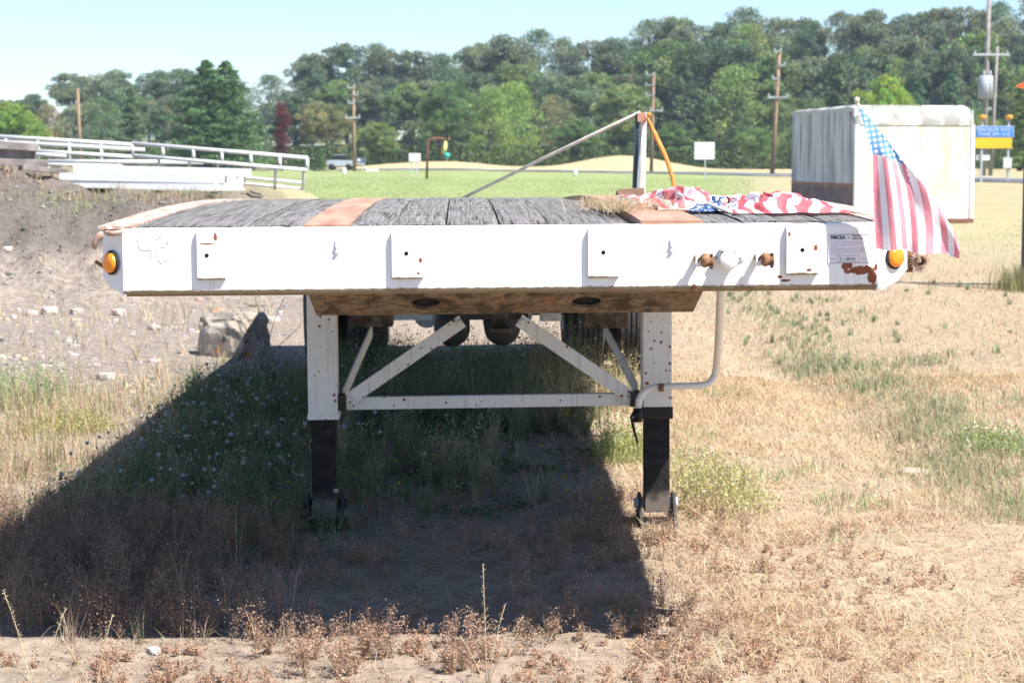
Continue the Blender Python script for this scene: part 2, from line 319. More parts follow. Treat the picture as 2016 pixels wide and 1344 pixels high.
# ------------------------------------------------------------------ ground
def sst(a, b, x): t = np.clip((x - a) / (b - a), 0, 1); return t * t * (3 - 2 * t)
def gz(x, y):
    x = np.asarray(x, float); y = np.asarray(y, float)
    n = 0.5 * np.sin(x * 1.7 + 1.3 * np.sin(y * 0.9)) + 0.35 * np.sin(y * 2.3 + x * 0.7 + 2.0) + 0.25 * np.sin(x * 4.1 - y * 3.3)
    z = 0.012 * n * (1 + 0.6 * sst(14, 30, y))
    z = z - 0.10 * (1 - sst(6.0, 9.0, y)) + 0.20 * sst(16, 45, y)
    z = z - 0.05 * np.exp(-((x - 2.05 + 0.02 * (y - 12)) / 0.22) ** 2) * sst(8, 11, y) * (1 - sst(24, 34, y))
    z = z + 0.10 * sst(13, 20, y) * (1 - sst(-4.0, -2.2, x))
    w = 0.5 * np.sin(x * 0.9 + 0.4) + 0.22 * np.sin(x * 2.7) + 0.12 * np.sin(x * 6.1 + 1)
    b = (1 - sst(-3.9, -2.3, x + 0.15 * np.sin(y))) * (1 - sst(33, 42, y))
    z = z + b * (0.42 * sst(19.3, 21.6, y + w) + 0.46 * sst(21.6, 22.7, y + w * 1.4)) + b * sst(21, 24, y) * 0.36 * (1 - sst(-7.2, -4.6, x))
    z = z + b * sst(20.5, 21.5, y) * (1 - sst(23, 24, y)) * 0.07 * (np.abs(np.sin(x * 3.1 + 0.8 * np.sin(y * 2.2))) - 0.6)
    z = z + b * sst(19, 21, y) * (0.04 * (np.sin(x * 9 + y * 4) + np.sin(x * 5.3 - y * 7.7)) + 0.05 * np.sin(x * 17 + 3 * np.sin(y * 5)) * np.sin(y * 13 + 2 * np.sin(x * 3)))
    # dry mounds beyond the road, and the bluff under the wood
    z = z + 0.85 * np.exp(-((x + 8) / 9.0) ** 2 - ((y - 222) / 8.0) ** 2) + 1.55 * np.exp(-((x - 12) / 6.5) ** 2 - ((y - 218) / 7.0) ** 2)
    z = z + 9.0 * sst(262, 330, y) * (0.25 + 0.75 * sst(-60, 60, x))
    return z
def gzf(x, y): return float(gz(x, y))
xs = np.unique(np.concatenate([np.linspace(-9, 9, 181), np.linspace(-40, 40, 161), np.linspace(-130, 130, 105), np.linspace(-700, 700, 41)]))
ys = np.unique(np.concatenate([np.linspace(-20, 5.5, 12), np.linspace(5.5, 15, 120), np.linspace(15, 26, 110), np.linspace(26, 50, 50), np.linspace(50, 400, 120), np.linspace(400, 1200, 12)]))
GX, GY = np.meshgrid(xs, ys, indexing='ij'); GV = np.stack([GX, GY, gz(GX, GY)], -1).reshape(-1, 3)
near = (GV[:, 1] < 16); GV[near, 2] += RNG.normal(0, 0.006, near.sum())
nx, ny = len(xs), len(ys); I, J = np.meshgrid(np.arange(nx - 1), np.arange(ny - 1), indexing='ij'); A = (I * ny + J).ravel()
GT = np.stack([A, A + ny, A + ny + 1, A + 1], -1)
k = K('ground_soil'); o = k.co(); x, y, z = k.sep(o)
n0 = k.noise(o, 0.45, 5); n1 = k.noise(o, 2.2, 6, 0.6); n2 = k.noise(o, 14, 6, 0.65); n3 = k.noise(o, 90, 4, 0.7); peb = k.voro(o, 26, 'Color'); pebd = k.voro(o, 26)
dirt = k.mix(k.rng(n2, 0.3, 0.7), (0.22, 0.172, 0.130), (0.36, 0.292, 0.225))
dirt = k.mix(k.rng(n3, 0.55, 0.75), dirt, (0.42, 0.345, 0.26))
straw = k.mix(k.rng(n2, 0.3, 0.7), (0.29, 0.215, 0.145), (0.43, 0.33, 0.225))
grav = k.mix(k.rng(n2, 0.3, 0.72), (0.17, 0.14, 0.115), (0.33, 0.275, 0.225)); grav = k.mix(k.math('MULTIPLY', k.rng(pebd, 0.32, 0.18), 0.7), grav, k.mix(0.8, peb, (0.38, 0.34, 0.29)))
rsel = k.rng(k.math('ADD', x, k.math('MULTIPLY', k.math('SUBTRACT', n1, 0.5), 1.6)), 0.1, 0.9)
c = k.mix(rsel, dirt, straw)
lsel = k.math('MULTIPLY', k.rng(x, -1.6, -2.3), k.rng(k.math('ADD', y, k.math('MULTIPLY', n1, 3.0)), 11.5, 15))
c = k.mix(lsel, c, grav)
bank = k.math('MULTIPLY', lsel, k.rng(k.math('ADD', z, k.math('MULTIPLY', k.math('SUBTRACT', n1, 0.5), 0.3)), 0.45, 0.7)); c = k.mix(k.math('MULTIPLY', bank, 0.9), c, k.mix(n2, (0.085, 0.072, 0.062), (0.185, 0.160, 0.140)))
fx = k.math('ADD', x, k.math('MULTIPLY', k.math('SUBTRACT', n0, 0.5), 2.0))
far = k.mix(k.rng(k.noise(o, 0.9, 5), 0.35, 0.68), (0.38, 0.32, 0.19), (0.31, 0.29, 0.155)); c = k.mix(k.rng(y, 24, 36), c, far)
gfield = k.mix(k.rng(k.noise(k.map(o, (1, 0.25, 1)), 0.6, 5), 0.3, 0.7), (0.22, 0.265, 0.10), (0.28, 0.32, 0.14))
gsel = k.math('MULTIPLY', k.rng(y, 50, 62), k.rng(k.math('DIVIDE', fx, k.math('MAXIMUM', y, 1.0)), 0.135, 0.095)); c = k.mix(gsel, c, gfield)
c = k.mix(k.rng(y, 196, 204), c, k.mix(n1, (0.42, 0.32, 0.17), (0.50, 0.39, 0.22))); c = k.mix(k.rng(y, 240, 262), c, (0.06, 0.085, 0.03))
k.col(c).rough(0.95); k.put(k.b.inputs['Specular IOR Level'], 0.05)
k.bump(k.math('ADD', k.math('ADD', n2, k.math('MULTIPLY', n3, 0.4)), k.math('MULTIPLY', k.math('MULTIPLY', k.rng(pebd, 0.35, 0.1), lsel), 0.8)), 0.55, 0.03)
ground = link('ground', np_mesh('ground', GV, GT, None, k.m)); ground['kind'] = 'structure'
for p in ground.data.polygons: pass
ground.data.polygons.foreach_set('use_smooth', [True] * len(ground.data.polygons))
# road across the back of the field (runs closer on the right)
def road_c(x): return 206 - 1.2 * max(0, x) - 0.06 * max(0, x) ** 2
def road_pt(X, off, dz):
    sl_ = -1.2 - 0.12 * X if X > 0 else 0.0; n_ = Vector((-sl_, 1)).normalized(); x_ = X + n_.x * off; y_ = road_c(X) + n_.y * off; return (x_, y_, gzf(x_, y_) + dz)
m = MB(); m.grid(lambda u, v: road_pt(-160 + 202 * u, (v - 0.5) * 9.0, 0.05 + 0.05 * (1 - abs(2 * v - 1))), 160, 4)
road = m.build('road', M['asphalt'], None, fix=False); tag(road, kind='structure')
for off in (-3.9, 3.9):
    m = MB(); m.grid(lambda u, v: road_pt(-160 + 202 * u, off + (v - 0.5) * 0.32, 0.075), 160, 1); m.build('edge_line', M['line_paint'], road, fix=False)

# ------------------------------------------------------------------ flatbed trailer
T = empty('flatbed_trailer'); T.matrix_world = TM
tag(T, 'white flatbed semi trailer with grey plank deck standing on landing legs', 'trailer')
Z1 = L(981, 443).z; ZB = L(981, 578).z
XL, XR = L(240, 450).x, L(1728, 436).x
def zdeck(s):
    if s <= 4.5: return Z1 + 0.0285 * s - 0.00695 * s * s
    return Z1 - 0.0125 - 0.034 * (s - 4.5)
LEN = 10.0
fz = lambda px, py: (L(px, py).x, L(px, py).z)
def fb(px, py, rx, rz): q = L(px, py); return (q.x, q.z, rx / 623, rz / 623)
M['face_paint'] = paint_white('face_paint', [fb(1694, 532, 34, 9), fb(1668, 523, 14, 8), fb(1716, 545, 12, 13), fb(1690, 564, 5, 4), fb(1724, 527, 4, 7), fb(1545, 552, 10, 3), fb(1535, 545, 5, 4)], 0.63, ZB + 0.014)
# front beam: flat face, rolled lower edge, upper flange
prof = [(0.09, Z1 - 0.012), (0.012, Z1 - 0.001), (0.003, Z1 - 0.004), (0.0, Z1 - 0.012), (0.0, ZB + 0.020), (0.003, ZB + 0.010), (0.011, ZB + 0.002), (0.022, ZB), (0.10, ZB), (0.10, ZB + 0.006), (0.02, ZB + 0.006), (0.008, ZB + 0.022), (0.008, Z1 - 0.02), (0.09, Z1 - 0.02)]
m = MB(); nseg = 40
for i in range(nseg + 1):
    X = XL + (XR - XL) * i / nseg; dn = 0.0005 * math.sin(i * 0.9) + 0.0003 * math.sin(i * 2.3)
    for (py_, pz_) in prof: m.v.append((X, py_ + dn, pz_))
NP = len(prof)
for i in range(nseg):
    for j in range(NP):
        j2 = (j + 1) % NP; m.f.append((i * NP + j, (i + 1) * NP + j, (i + 1) * NP + j2, i * NP + j2)); m.sm.append(False)
m.f.append(tuple(range(NP))); m.sm.append(False); m.f.append(tuple(nseg * NP + j for j in range(NP))[::-1]); m.sm.append(False)
m.build('front_beam', M['face_paint'], T)
M['white_paint'] = paint_white('white_paint', [], 0.61)
M['leg_paint'] = paint_white('leg_paint', [], 0.60, None, 0.30)
M['brace_paint'] = paint_white('brace_paint', [], 0.60, None, 0.6)
# chamfered corner plates with the amber marker lights
def corner(poly):
    c0 = sum((Vector(p) for p in poly), Vector()) / len(poly); n = (Vector(poly[1]) - Vector(poly[0])).cross(Vector(poly[2]) - Vector(poly[0])).normalized()
    if n.y > 0: n = -n
    m = MB(); N = len(poly); m.v = [tuple(Vector(p)) for p in poly] + [tuple(Vector(p) - n * 0.008) for p in poly]
    m.f = [tuple(range(N)), tuple(range(2 * N - 1, N - 1, -1))] + [(i, (i + 1) % N, N + (i + 1) % N, N + i) for i in range(N)]; m.sm = [False] * len(m.f)
    return m, n
SW = 0.075
for side, pts, lp in ((-1, [(239.5, 449, 0), (203, 458, SW), (203, 545, SW), (213, 560, 0.055), (246, 583, 0.003)], (219, 517)),
                      (1, [(1728.5, 436, 0), (1786, 442, SW), (1786, 530, SW), (1766, 553, 0.045), (1738, 569, 0.008), (1727, 569, 0.0)], (1763, 506))):
    poly = [L(a, b, s) for a, b, s in pts]; m, n = corner(poly); cp = m.build('corner_plate', M['white_paint'], T)
    c = L(lp[0], lp[1], 0.036)
    pl = poly[0]; c = c - n * ((c - pl).dot(n))
    lg = MB().lathe([(0.0, 0.022), (0.001, 0.0385), (0.005, 0.039), (0.008, 0.036), (0.007, 0.031), (0.003, 0.030)], c, n, 32).build('light_grommet', M['rubber'], T)
    MB().lathe([(0.003, 0.0325), (0.013, 0.032), (0.018, 0.029), (0.0215, 0.019), (0.0225, 0.0)], c, n, 32).build('lens', M['lens_amber'], lg)
# bumper pads
for (a, b, t, e, hx, hy, rb) in ((387, 441, 452, 551, 407, 503, [(425, 466, 4, 11), (408, 480, 15, 2)]), (771, 831, 454, 549, 800, 499, [(828, 512, 3, 5), (824, 538, 3, 3)]),
                             (1158, 1218, 450, 547, 1188, 497, []), (1549, 1611, 444, 541, 1580, 492, [(1604, 488, 4, 7), (1592, 531, 5, 3), (1552, 460, 3, 5)])):
    p = L((a + b) / 2, t, -0.016); q = L((a + b) / 2, e, -0.016); w = (b - a) / 623 / 2
    rbm = paint_white('pad_paint', [fb(*r) for r in rb], 0.62, q.z + 0.0)
    pd = MB().prism([(0.0005, p.z), (-0.013, p.z - 0.004), (-0.016, p.z - 0.02), (-0.016, q.z + 0.004), (-0.013, q.z), (0.0005, q.z)], 'x', p.x - w, p.x + w).build('bumper_pad', rbm, T)
    h = L(hx, hy, -0.0165); MB().lathe([(-0.0004, 0.0066), (0.0004, 0.0064), (0.0005, 0.0)], h, (0, -1, 0), 16).build('hole_disc', M['hole'], pd)  # flat black disc on the solid pad, painting the hole's inner shade
# small lamp clips
for (a, b) in ((664, 486), (1323, 483)):
    c = L(a, b, 0.0); m = MB(); m.box((c.x - 0.005, -0.006, c.z - 0.022), (c.x + 0.004, 0.001, c.z + 0.022))
    m.tube([c + Vector((0, -0.004, 0.003)), c + Vector((0, -0.010, 0.003))], 0.006, 8); m.tube([c + Vector((0, -0.004, -0.014)), c + Vector((0, -0.010, -0.014))], 0.006, 8)
    m.build('wire_clip', M['white_paint'], T)
# air line couplings and the electrical socket between them
for (a, b) in ((1385, 511), (1503, 509)):
    c = L(a, b, 0.0); g = MB()
    g.tube([c + Vector((-0.02, 0.0, 0.004)), c + Vector((-0.019, -0.028, 0.004)), c + Vector((-0.012, -0.048, 0.0))], [0.012, 0.011, 0.013], 10)
    gh = g.build('air_coupling', M['rust_part'], T)
    MB().lathe([(-0.012, 0.0), (-0.012, 0.016), (-0.004, 0.022), (0.004, 0.0225), (0.008, 0.019), (0.018, 0.019), (0.021, 0.021), (0.026, 0.021), (0.026, 0.013), (0.014, 0.011)], c + Vector((-0.003, -0.058, 0.0)), (1, 0, 0), 20).build('coupling_ring', M['rust_part'], gh)
    MB().prism([(c.x - 0.030, c.z + 0.020), (c.x - 0.022, c.z + 0.026), (c.x - 0.012, c.z + 0.02), (c.x - 0.012, c.z - 0.018), (c.x - 0.022, c.z - 0.022), (c.x - 0.030, c.z - 0.014)], 'y', -0.05, -0.036).build('coupling_guard', M['white_paint'], gh)
    MB().box((c.x + 0.014, -0.075, c.z - 0.026), (c.x + 0.020, -0.045, c.z + 0.020)).build('seal_plate', M['dark_steel'], gh)
c = L(1432, 507, 0.0)
sk = MB().lathe([(0.0, 0.036), (0.004, 0.036), (0.006, 0.030), (0.03, 0.029)], c, (0, -1, 0), 28).build('electrical_socket', M['white_paint'], T)
MB().lathe([(0.030, 0.027), (0.030, 0.030), (0.036, 0.030), (0.040, 0.026), (0.0405, 0.0)], c + Vector((0, 0, -0.006)), (0, -1, 0), 28).build('socket_cover', M['white_paint'], sk)
MB().box((c.x - 0.026, -0.036, c.z + 0.022), (c.x + 0.026, -0.004, c.z + 0.032)).build('cover_hinge', M['white_paint'], sk, 0.002)
for dx in (-0.040, 0.040):
    MB().prism([(c.x + dx * 0.5, c.z - 0.02), (c.x + dx * 1.35, c.z - 0.006), (c.x + dx * 1.2, c.z + 0.012), (c.x + dx * 0.6, c.z + 0.016)], 'y', -0.006, 0.0005).build('socket_flange', M['white_paint'], sk)
    MB().lathe([(0.006, 0.007), (0.010, 0.006), (0.012, 0.0)], c + Vector((dx, 0, 0)), (0, -1, 0), 8).build('bolt', M['galv'], sk)
c = L(1366, 565, 0.0); MB().prism([(c.x - 0.012, c.z - 0.010), (c.x + 0.010, c.z - 0.010), (c.x + 0.004, c.z + 0.008), (c.x - 0.002, c.z + 0.010)], 'y', -0.006, 0.001).build('rust_tab', M['rust_part'], T)
# ghost of a painted 48
def stroke(pts, w, mat):
    ps = [L(a, b, -0.0010) for a, b in pts]; m = MB()
    for p, q in zip(ps, ps[1:]): m.beam(p, q, w, 0.0008, (0, 1, 0))
    return m.build('faded_number', M[mat], T)
stroke([(272, 468), (273, 484), (276, 491), (297, 492)], 0.0022, 'ghost_grey'); stroke([(296, 474), (297, 492), (298, 512)], 0.0022, 'ghost_grey')
stroke([(309, 471), (313, 466), (319, 464)], 0.0042, 'ghost_red'); stroke([(329, 473), (331, 481)], 0.0042, 'ghost_red'); stroke([(316, 487), (324, 485)], 0.0034, 'ghost_red')
stroke([(309, 498), (311, 512), (319, 519)], 0.0022, 'ghost_grey'); stroke([(322, 515), (334, 509)], 0.0026, 'ghost_red')
# inspection sticker
p = L(1631, 463, -0.003); q = L(1711, 517, -0.003)
stc = MB().box((p.x, -0.0028, q.z), (q.x, -0.0012, p.z)).build('inspection_sticker', M['paper'], T)
def stx(body, px, py, size, mat='ink', bold=0.0): s = L(px, py, -0.0034); return text_mesh('sticker_text', body, size, M[mat], stc, (s.x, -0.0034, s.z), bold=bold)
stx('FMCSA', 1635, 471, 0.0155, 'ink', 0.0005); stx('-', 1669, 471, 0.0200, 'ink', 0.0005); stx('PERIODIC', 1678, 466, 0.0062); stx('INSPECTION', 1678, 471, 0.0062)
stx('2', 1652, 513, 0.0150); stx('-2010', 1662, 513, 0.0150); stx('MONTH', 1633, 511, 0.0050, 'ink_faint'); stx('YEAR', 1697, 511, 0.0050, 'ink_faint')
for i, (x0, x1) in enumerate(((1635, 1703), (1635, 1703), (1635, 1688), (1635, 1650), (1635, 1703), (1635, 1703), (1635, 1703), (1635, 1656))):
    a = L(x0, 476 + i * 3.4, -0.0032); b = L(x1, 476 + i * 3.4, -0.0032); MB().box((a.x, -0.0033, a.z - 0.0006), (b.x, -0.0027, a.z + 0.0006)).build('rule_line', M['ink_faint'], stc)
for (x0, y0, x1, y1) in ((1648, 503, 1648.6, 516), (1661, 503, 1661.6, 516), (1691, 503, 1691.6, 516), (1648, 502.6, 1691.6, 503.2), (1648, 515.8, 1691.6, 516.4), (1631, 462, 1711, 462.8), (1631, 516.8, 1711, 517.6)):
    a = L(x0, y0, -0.0032); b = L(x1, y1, -0.0032); MB().box((a.x, -0.0033, b.z), (b.x, -0.0027, a.z)).build('rule_line', M['ink_faint'], stc)
# upper coupler: upturned nose plate with two holes, flat plate behind
CXL, CXR = L(606, 582).x, L(1386, 572).x; s1 = 0.185; zc0 = ZB + 0.004; zc1 = zc0 - 0.082
import bmesh
def nose():
    bm = bmesh.new(); n = 24; hole = [L(838, 600, 0.09).x, L(1155, 597, 0.09).x]; R = 0.048; vs = {}
    Ls = math.hypot(s1 - 0.012, zc0 - zc1)
    outer = [(CXL, 0), (CXR, 0), (CXR - 0.013, Ls), (CXL + 0.013, Ls)]
    ov = [bm.verts.new((a, b, 0)) for a, b in outer]; es = [bm.edges.new((ov[i], ov[(i + 1) % 4])) for i in range(4)]
    for hx in hole:
        hv = [bm.verts.new((hx + R * math.cos(2 * math.pi * i / n), Ls * 0.5 + R * math.sin(2 * math.pi * i / n), 0)) for i in range(n)]
        es += [bm.edges.new((hv[i], hv[(i + 1) % n])) for i in range(n)]
    bmesh.ops.triangle_fill(bm, use_beauty=True, use_dissolve=False, edges=es)
    r = bmesh.ops.extrude_face_region(bm, geom=bm.faces[:]); 
    for v in r['geom']:
        if isinstance(v, bmesh.types.BMVert): v.co.z += 0.010
    for v in bm.verts:
        t = v.co.y / Ls; up = v.co.z; v.co = Vector((v.co.x, 0.012 + t * (s1 - 0.012) + up * 0.4, zc0 + t * (zc1 - zc0) + up * 0.9))
    bmesh.ops.recalc_face_normals(bm, faces=bm.faces); me = bpy.data.meshes.new('coupler_nose'); bm.to_mesh(me); bm.free(); me.materials.append(M['rusty_plate']); return me
cn = link('coupler_nose', nose(), T)
MB().box((CXL + 0.013, s1 + 0.002, zc1), (CXR - 0.013, 1.35, zc1 + 0.010)).build('coupler_plate', M['rusty_plate'], T)
MB().box((CXL + 0.03, 0.16, zc1 + 0.02), (CXR - 0.03, 0.175, Z1 - 0.06)).build('coupler_web', M['dark_steel'], T)
MB().lathe([(0.0, 0.06), (0.02, 0.06), (0.02, 0.025), (0.10, 0.025), (0.10, 0.04), (0.12, 0.04), (0.12, 0.0)], ((CXL + CXR) / 2, 0.9, zc1 - 0.003), (0, 0, -1), 20).build('king_pin', M['dark_steel'], T)
# main beams, cross members
for sx in (-0.48, 0.48):
    m = MB()
    pr = [(0.35, 0.10), (1.4, 0.10), (2.8, 0.34), (8.0, 0.34), (LEN - 0.1, 0.30)]
    for (a, da), (b, db) in zip(pr, pr[1:]):
        za, zb_ = zdeck(a) - 0.13, zdeck(b) - 0.13
        m.hexa([(sx - 0.006, a, za - da), (sx + 0.006, a, za - da), (sx + 0.006, b, zb_ - db), (sx - 0.006, b, zb_ - db), (sx - 0.006, a, za), (sx + 0.006, a, za), (sx + 0.006, b, zb_), (sx - 0.006, b, zb_)])
        m.hexa([(sx - 0.07, a, za - da - 0.012), (sx + 0.07, a, za - da - 0.012), (sx + 0.07, b, zb_ - db - 0.012), (sx - 0.07, b, zb_ - db - 0.012), (sx - 0.07, a, za - da), (sx + 0.07, a, za - da), (sx + 0.07, b, zb_ - db), (sx - 0.07, b, zb_ - db)])
    m.build('main_beam', M['dark_steel'], T)
for i in range(16):
    s = 0.5 + i * 0.6; z = zdeck(s) - 0.045; MB().box((XL + 0.03, s - 0.035, z - 0.08), (XR - 0.03, s + 0.035, z)).build('cross_member', M['dark_steel'], T)
# side rails and rusty edge plates
XLO, XRO = L(203, 458, SW).x, L(1786, 442, SW).x
def strip(x0, x1, s0, s1_, zt, zb_, n=36, jag=0.0, xin=None):
    m = MB(); vs = []
    for i in range(n + 1):
        t = i / n; s = s0 + (s1_ - s0) * t ** 1.5; z = zdeck(s); j0 = jag * (mnoise.noise(Vector((s * 7, 1.3, x0))) + 0.6 * mnoise.noise(Vector((s * 23, 5.3, x0))))
        m.v += [(x0 + j0, s, z + zt), (x1, s, z + zt), (x1, s, z + zb_), (x0, s, z + zb_)]
    for i in range(n):
        for j in range(4): m.f.append((i * 4 + j, (i + 1) * 4 + j, (i + 1) * 4 + (j + 1) % 4, i * 4 + (j + 1) % 4)); m.sm.append(False)
    m.f += [(0, 1, 2, 3), (n * 4 + 3, n * 4 + 2, n * 4 + 1, n * 4)]; m.sm += [False, False]; return m
strip(XLO, XLO + 0.05, SW, LEN, -0.004, -0.13).build('side_rail', M['white_paint'], T)
strip(XRO - 0.05, XRO, SW, LEN, -0.004, -0.13).build('side_rail', M['white_paint'], T)
XPL, XPR = L(262, 448).x, L(1722, 437).x
strip(XLO - 0.002, XPL - 0.001, 0.004, LEN, 0.006, -0.003, 60, 0.007).build('edge_plate', M['rust_edge'], T)
strip(XPR + 0.001, XRO, 0.03, LEN, 0.004, -0.003, 60).build('edge_plate', M['rust_edge'], T)
# peeling corner of the left edge plate, tie hooks along the rails
c = L(218, 456, 0.0); m = MB(); m.tube([c + Vector((-0.022, 0.03, 0.004)), c + Vector((-0.012, 0.004, -0.004)), c + Vector((0.010, -0.006, -0.006)), c + Vector((0.030, -0.004, -0.001)), c + Vector((0.04, 0.004, 0.003))], [0.006, 0.0085, 0.009, 0.006, 0.003], 8)
m.build('peeled_lip', M['rust_edge'], T)
c = L(196, 478, 0.3); m = MB(); m.tube([c + Vector((0.03, 0, 0.03)), c + Vector((0.0, 0, 0.022)), c + Vector((-0.016, 0, 0.0)), c + Vector((-0.018, 0, -0.022))], [0.012, 0.014, 0.010, 0.006], 10); m.build('tie_hook', M['rust_edge'], T)
c = L(196, 519, 0.3); MB().beam(c + Vector((-0.014, 0, 0.008)), c + Vector((0.02, 0, -0.014)), 0.016, 0.010).build('tie_hook', M['rust_part'], T)
# strap winch on the right rail
c = L(1812, 515, 0.16); wi = MB().lathe([(-0.05, 0.019), (0.05, 0.019), (0.05, 0.013), (-0.05, 0.013)], c + Vector((0, 0.04, 0)), (0, 1, 0), 20).build('strap_winch', M['rust_edge'], T)
bm = MB(); n = 22; R1 = []; 
for i in range(n):
    t0 = 2 * math.pi * i / n; t1 = 2 * math.pi * (i + 0.82) / n
    R1 += [(c.x + 0.026 * math.cos(t0), c.z + 0.026 * math.sin(t0)), (c.x + 0.036 * math.cos(t1), c.z + 0.036 * math.sin(t1))]
for yy in (c.y - 0.006, c.y + 0.006): 
    for (a, b) in R1: bm.v.append((a, yy, b))
    for i in range(2 * n): t = 2 * math.pi * i / (2 * n); bm.v.append((c.x + 0.0125 * math.cos(t), yy, c.z + 0.0125 * math.sin(t)))
q = 2 * n
for i in range(q):
    j = (i + 1) % q; bm.f += [(i, j, q + j, q + i), (2 * q + i, 3 * q + i, 3 * q + j, 2 * q + j), (i, 2 * q + i, 2 * q + j, j), (q + i, q + j, 3 * q + j, 3 * q + i)]; bm.sm += [False] * 4
bm.build('ratchet_gear', M['rust_edge'], wi); MB().box((c.x - 0.045, c.y + 0.012, c.z - 0.035), (c.x - 0.022, c.y + 0.10, c.z + 0.05)).build('winch_bracket', M['rust_part'], wi)
# deck: planks and steel nailing strips running back
edges = [262, 374, 486, 597, None, 690, 776, 878, 984, 1082, 1203, 1262, None, 1385, 1466, 1551, 1636, 1722]
planks = []
exs = [L(e, 441).x if e else None for e in edges]
def plank(x0, x1, s0, s1_, dz, seed):
    n = max(6, int((s1_ - s0) / 0.22)); m = MB(); nc = 7
    def fn(u, v):
        s = s0 + (s1_ - s0) * u ** 1.25; s2 = s + (0.018 * mnoise.noise(Vector((v * 9, seed, 0))) if u < 1e-6 else 0)
        e = abs(2 * v - 1); xx = x0 + (x1 - x0) * v; z = zdeck(s) + dz + 0.003 * mnoise.noise(Vector((xx * 6, s * 1.6, seed))) - 0.004 * (e ** 6)
        if e > 0.99: xx -= (1 if v > 0.5 else -1) * 0.003 * (0.5 + mnoise.noise(Vector((s * 9, seed, 2))))
        if u < 0.03: z -= 0.006 * max(0, mnoise.noise(Vector((v * 5, seed * 1.7, 3))) + 0.15)
        return (xx, s2, z)
    m.grid(fn, n, nc, False)
    nt = len(m.v)
    # skirt
    ring = [i * (nc + 1) for i in range(n + 1)] + [n * (nc + 1) + j for j in range(1, nc + 1)] + [i * (nc + 1) + nc for i in range(n - 1, -1, -1)] + [j for j in range(nc - 1, 0, -1)]
    base = {}
    for i in ring: base[i] = len(m.v); p_ = m.v[i]; m.v.append((p_[0], p_[1], zdeck(p_[1]) - 0.038))
    for a, b in zip(ring, ring[1:] + ring[:1]): m.f.append((a, b, base[b], base[a])); m.sm.append(False)
    return m.build('plank', M['weathered_wood'], T)
rnd = random.Random(5)
for i in range(len(exs) - 1):
    if exs[i] is None or exs[i + 1] is None: continue
    x0, x1 = exs[i] + 0.0012, exs[i + 1] - 0.0012; g = 0.0
    dz = rnd.uniform(0.000, 0.006); low = (edges[i] == 1203)
    if low: dz = -0.012
    j1 = rnd.uniform(0.7, 2.2); j2 = j1 + rnd.uniform(2.2, 3.6)
    cuts = [rnd.uniform(0.006, 0.03), j1, j2, LEN]
    for a, b in zip(cuts, cuts[1:]): plank(x0, x1, a + 0.004, b - 0.004, dz + rnd.uniform(-0.0025, 0.0025), rnd.uniform(0, 90))
for a, b in ((597, 690), (1262, 1385)):
    strip(L(a, 441).x + 0.001, L(b, 441).x - 0.001, 0.008, LEN, 0.009 if a > 1000 else 0.005, -0.03, 50).build('nailing_strip', M['rust_strip'], T)
# landing legs
SL = 2.2
def leg(pxl, pxr, ytop, ymid, collar, seed):
    a = L(pxl, ymid, SL - 0.06); b = L(pxr, ymid, SL - 0.06); x0, x1 = a.x, b.x; zt = 1.16; zm = a.z; cx = (x0 + x1) / 2; w = (x1 - x0) / 2
    g = empty('landing_leg'); g.parent = T; y0, y1 = SL - 0.06, SL + 0.06
    MB().box((x0, y0, zm), (x1, y1, zt)).build('outer_tube', M['leg_paint'], g, 0.006)
    MB().box((x0 - 0.004, y0 - 0.004, zm - 0.001), (x1 + 0.004, y1 + 0.004, zm + (0.05 if collar else 0.022))).build('tube_collar', M['black_grease'] if collar else M['leg_paint'], g, 0.003)
    gl = gzf(*(TM @ Vector((cx, SL, 0))).xy) - (TM @ Vector((cx, SL, 0))).z
    MB().box((cx - w * 0.86, y0 + 0.012, gl + 0.06), (cx + w * 0.86, y1 - 0.012, zm + 0.05)).build('inner_tube', M['greasy_leg'], g, 0.004)
    ft = MB().box((cx - w * 0.98, y0 - 0.05, gl - 0.012), (cx + w * 0.98, y1 + 0.05, gl + 0.012)).build('foot', M['black_grease'], g, 0.004)
    for sx in (-1, 1):
        X = cx + sx * w * 1.18
        MB().prism([(SL - 0.13, gl + 0.0), (SL + 0.13, gl + 0.0), (SL + 0.08, gl + 0.07), (SL + 0.04, gl + 0.135), (SL - 0.04, gl + 0.135), (SL - 0.08, gl + 0.07)], 'x', X - 0.006, X + 0.006).build('side_plate', M['dark_steel'], ft)
    MB().tube([(cx - w * 1.55, SL, gl + 0.095), (cx + w * 1.5, SL, gl + 0.095)], 0.022, 14).build('foot_axle', M['galv'] if collar else M['dark_steel'], ft)
    return x0, x1, zm
l0 = leg(607, 665, 620, 826, False, 1); l1 = leg(1266, 1323, 622, 824, True, 2)
